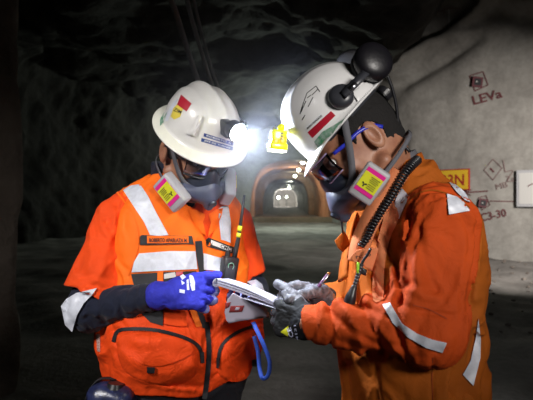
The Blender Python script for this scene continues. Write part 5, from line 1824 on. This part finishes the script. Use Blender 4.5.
V, Fc = tube([(0.004, 0, 0.022), (0.004, -0.004, 0.030), (0.010, -0.002, 0.032)], 0.008, 12); mk('switch', V, Fc, M['lamp_yellow'], yl, False)
bm = bmesh.new()
for k in range(3): box_bm((0.004, -0.0185, 0.013 - k * 0.007), (0.0022, 0.001, 0.0016), bm=bm)
from_bm('vents', bm, M['black_plastic'], yl, False)
V, Fc = tube([(-0.014, -0.012, 0.028), (-0.022, -0.014, 0.018), (-0.024, -0.014, -0.008)], 0.0028, 8); mk('wire_clip', V, Fc, M['steel'], yl, False)
V, Fc = tube([(0.010, 0, 0.022), (0.024, -0.002, 0.024), (0.040, -0.004, 0.014), (0.058, -0.006, -0.004)], 0.0045, 8); mk('bracket', V, Fc, M['white'], yl, False)
light('yellow_lamp_beam', 'SPOT', tuple(P(278, 152.5, 1.40)), 2.5, (1.0, 0.98, 0.75), tuple(P(272, 300, 1.5)), 0.015, 120, 0.7)

# ---- hearing protection: cups swung back on their arms
em = empty('ear_defenders', P(341, 96, 1.315), None, 'black ear defenders swung up behind the peaked hard hat', 'ear defenders')
nrm = R_HEAD.R @ A([0.0, 0.93, 0.35]); nrm /= np.linalg.norm(nrm)
def blob(name, c, n, r, th, m, parent, sq=2.6):
    Rm = Vector(n.tolist()).to_track_quat('Z', 'Y').to_matrix()
    bm = bmesh.new(); bmesh.ops.create_uvsphere(bm, u_segments=28, v_segments=16, radius=1)
    for v in bm.verts:
        rr = math.hypot(v.co.x, v.co.y)
        v.co = Vector((v.co.x * r, v.co.y * r, math.copysign(abs(v.co.z) ** 0.75, v.co.z) * th))
    bmesh.ops.rotate(bm, cent=(0, 0, 0), matrix=Rm, verts=bm.verts)
    bmesh.ops.translate(bm, vec=Vector(c.tolist()), verts=bm.verts)
    return from_bm(name, bm, m, parent, True, True)
blob('pivot', P(341, 96.5, 1.315), nrm, 0.0315, 0.020, M['dark_grey'], em)
V, Fc = strap([P(343, 96, 1.292), P(350, 89, 1.287), P(358, 81, 1.287), P(366, 73, 1.30)], [tuple(nrm)] * 4, 0.020, 0.005); mk('arm', V, Fc, M['dark_grey'], em)
V, Fc = strap([P(350, 89, 1.280), P(356, 83, 1.279)], [tuple(nrm)] * 2, 0.012, 0.002, 1); mk('arm_clip', V, Fc, M['steel'], em)
n2 = A([0.25, -0.93, 0.25]); n2 /= np.linalg.norm(n2)
blob('cup', P(373, 62, 1.345), n2, 0.050, 0.030, M['cup'], em)
blob('cushion', P(373, 62, 1.345) - n2 * 0.026, n2, 0.047, 0.018, M['black'], em)
n3 = A([0.2, 0.93, 0.3]); n3 /= np.linalg.norm(n3)
blob('cup', P(352, 66, 1.58), n3, 0.047, 0.030, M['cup'], em)
blob('cushion', P(352, 66, 1.58) - n3 * 0.024, n3, 0.045, 0.016, M['black'], em)
V, Fc = strap([P(335, 100, 1.60), P(342, 85, 1.61), P(352, 70, 1.60)], [tuple(n3)] * 3, 0.018, 0.005); mk('arm', V, Fc, M['dark_grey'], em)
V, Fc = tube([P(386, 72, 1.37), P(392, 88, 1.38), P(396, 104, 1.39), P(398, 122, 1.40), P(400, 140, 1.405), P(410, 152, 1.40)], 0.004, 8); mk('cable', V, Fc, M['black_plastic'], em)

respirator(R_HEAD, 'grey-blue respirator with square filters, on the face under the peaked hat', 1.0, 10)
spectacles(R_HEAD, 'clear safety glasses with bright blue temples, on the face under the peaked hat', M['lilac'], M['lens'], M['blue_temple'], True)
M['lens']
V, Fc = tube([P(338, 206, 1.43), P(341, 218, 1.44), P(343, 234, 1.445)], 0.0028, 8)
tag(mk('lanyard', V, Fc, M['black_plastic']), 'thin black lanyard hanging from the respirator to the collar flap', 'lanyard')

# ---- coiled cord and hand microphone
path = [P(417, 160, 1.42), P(411, 166, 1.385), P(405, 173, 1.37), P(396, 188, 1.36), P(390, 198, 1.36), P(384, 207, 1.36), P(376, 220, 1.36), P(371, 229, 1.36), P(367, 238, 1.365), P(360, 247, 1.37)]
def coil(path, R_, r, pitch, n=10):
    ps = [Vector(p.tolist()) for p in path]
    pts = []
    q = [2 * ps[0] - ps[1]] + ps + [2 * ps[-1] - ps[-2]]
    for i in range(1, len(q) - 2):
        for k in range(12):
            t = k / 12; a, b_, c, d = q[i - 1], q[i], q[i + 1], q[i + 2]
            pts.append(0.5 * ((2 * b_) + (c - a) * t + (2 * a - 5 * b_ + 4 * c - d) * t * t + (3 * b_ - a - 3 * c + d) * t ** 3))
    L = [0]
    for a, b_ in zip(pts[:-1], pts[1:]): L.append(L[-1] + (b_ - a).length)
    out = []; s_ = 0.0; ang = 0
    N = int(L[-1] / pitch * n)
    arr = A([list(p) for p in pts])
    for i in range(N):
        s_ = L[-1] * i / N
        f_ = s_ / L[-1]
        c = Vector([float(np.interp(s_, L, arr[:, k])) for k in range(3)])
        c2 = Vector([float(np.interp(min(s_ + 0.004, L[-1]), L, arr[:, k])) for k in range(3)])
        t = (c2 - c); t = t.normalized() if t.length > 1e-6 else Vector((0, 0, -1))
        u = t.cross(Vector((0, 1, 0))).normalized(); w = t.cross(u)
        rad = R_ * (1 - 0.35 * f_)
        ang = 2 * PI * i / n
        out.append(c + rad * (math.cos(ang) * u + math.sin(ang) * w))
    return out
V, Fc = tube(coil(path, 0.0105, 0.003, 0.008), 0.0034, 6, sub=1)
cc = tag(mk('coiled_cord', V, Fc, M['black_plastic']), 'black coiled cord running down over the right jacket collar', 'cord')
mic = empty('microphone', P(350, 300, 1.335), Matrix.Rotation(math.radians(18), 3, 'Y'), 'black hand microphone with ribbed neck hanging inside the open orange jacket', 'microphone')
V, Fc = tube([(0, 0, -0.018), (0, 0, -0.010), (0, 0, 0.008), (0, 0, 0.026), (0, 0, 0.036)], [0.010, 0.0145, 0.014, 0.009, 0.0065], 16, sub=3); mk('case', V, Fc, M['black_plastic'], mic, False)
bm = bmesh.new(); V, Fc = [], []
pts = [(0, 0, 0.034 + i * 0.002) for i in range(30)]
V, Fc = tube(pts, [0.0062 if i % 4 < 2 else 0.0048 for i in range(30)], 12, sub=1); mk('ribbed_neck', V, Fc, M['dark_grey'], mic, False)
V, Fc = tube([(0, 0, 0.092), (0.002, 0, 0.105), (0.006, -0.003, 0.118), (0.008, -0.006, 0.135)], 0.0035, 8); mk('cable', V, Fc, M['black_plastic'], mic, False)
o = card('clip', [(357.2, 262), (359.5, 263), (359, 274), (356.8, 273.5)], lambda u, v: 1.33, 0.004, M['lime_clip'], mic)
o = card('clip_body', [(360, 266), (367, 270), (366, 276), (359, 273.5)], lambda u, v: 1.333, 0.008, M['black_plastic'], mic)

# ================================================================== papers and pen between the two men
def slab(name, a, b, wv, w, th, m, parent, nx=14, bend=0.0, lift=0.0):
    """thin bound block from a to b (near edge), reaching back along wv"""
    a, b, wv = A(a), A(b), A(wv) / np.linalg.norm(wv)
    ax = (b - a); L = np.linalg.norm(ax); ax = ax / L
    up = np.cross(ax, wv); up = up if up[2] > 0 else -up
    V, F_ = [], []
    ny = 5
    for s_ in (0, 1):
        for i in range(nx + 1):
            for j in range(ny + 1):
                t, q = i / nx, j / ny
                V.append(tuple(a + ax * L * t + wv * w * q + up * (s_ * th + bend * math.sin(PI * t) + lift * q * t)))
    n = (nx + 1) * (ny + 1)
    for i in range(nx):
        for j in range(ny):
            k = i * (ny + 1) + j
            F_ += [(k, k + 1, k + ny + 2, k + ny + 1), (n + k, n + k + ny + 1, n + k + ny + 2, n + k + 1)]
    rim = [i * (ny + 1) for i in range(nx + 1)] + [nx * (ny + 1) + j for j in range(1, ny + 1)] + [i * (ny + 1) + ny for i in range(nx - 1, -1, -1)] + [j for j in range(ny - 1, 0, -1)]
    for i in range(len(rim)):
        k, l = rim[i], rim[(i + 1) % len(rim)]
        F_.append((k, l, l + n, k + n))
    return mk(name, V, F_, m, parent, True, False)


nb = empty('notebook', P(250, 290, 1.53), None, 'stack of white pages with wire binding held between the two pairs of gloves', 'notebook')
na, nb2 = P(217, 285.5, 1.585), P(288, 311.5, 1.45)
wv = A([0.25, 0.95, -0.115])
slab('cover', na, nb2, wv, 0.105, 0.0025, M['sheet'], nb, bend=0.003)
for k in range(5):
    o_ = A([0.003 * (k % 2), -0.002 * (k % 3), 0.0030 + 0.0034 * k])
    slab('pages', na + o_, nb2 + o_ + A([-0.004 * k, 0, -0.0012 * k]), wv, 0.102, 0.0024, M['paper'], nb, bend=0.003 + 0.001 * k)
slab('loose_page', P(243, 298.5, 1.52), P(283, 311, 1.44), wv, 0.09, 0.0012, M['paper'], nb)
V, Fc = tube(coil([na + A([-0.003, 0, 0.008]), na + wv * 0.035 + A([-0.003, 0, 0.008]), na + wv * 0.07 + A([-0.003, 0, 0.008]), na + wv * 0.10 + A([-0.003, 0, 0.008])], 0.012, 0.001, 0.008), 0.0013, 6, sub=1)
mk('wire_binding', V, Fc, M['steel'], nb)
# printed sheet hanging below the notebook
Yf = lambda u, v: 1.525 + 0.00003 * (u - 232) ** 2 + 0.0006 * (v - 295)
shp = [(233, 293), (245, 299), (258, 304), (267, 308.5), (270, 317.5), (256, 319), (240, 321), (229, 323.5), (226, 320), (224.5, 312), (227, 300)]
st = empty('printed_sheet', P(247, 320, 1.55), None, 'lilac printed sheet with dark red blocks hanging below the white pages', 'sheet')
card('sheet', shp, Yf, 0.0025, M['sheet'], st)
Yg = lambda u, v: Yf(u, v) - 0.0015
card('print', [(230.5, 306), (244.5, 305.5), (242, 312), (229, 312.5)], Yg, 0.001, M['sheet_red'], st)
card('print', [(225.5, 303), (231, 302), (229, 307), (225.5, 309)], Yg, 0.001, M['sheet_red'], st)
card('print', [(236, 307.5), (240, 307.5), (238.5, 310.3), (234.5, 310.3)], lambda u, v: Yf(u, v) - 0.0028, 0.001, M['sheet'], st)
pn = empty('pen', P(329, 273, 1.49), None, 'dark ballpoint pen with brass tip held in the grey gloved right hand', 'pen')
p0, p1 = P(309, 299, 1.49), P(329.5, 272.5, 1.47)
V, Fc = tube([p0, p0 + (p1 - p0) * 0.93], 0.0048, 12, sub=1); mk('barrel', V, Fc, M['pen'], pn)
V, Fc = tube([p0 + (p1 - p0) * 0.93, p1], [0.0045, 0.003], 12, sub=1); mk('push_button', V, Fc, M['brass'], pn)
V, Fc = tube([p0, p0 - (p1 - p0) * 0.10], [0.0046, 0.0012], 12, sub=1); mk('tip', V, Fc, M['steel'], pn)
V, Fc = strap([p0 + (p1 - p0) * 0.55 + A([0.003, -0.006, 0]), p0 + (p1 - p0) * 0.92 + A([0.002, -0.006, 0])], [(0, -1, 0.2)] * 2, 0.003, 0.001, 1); mk('clip', V, Fc, M['steel'], pn)
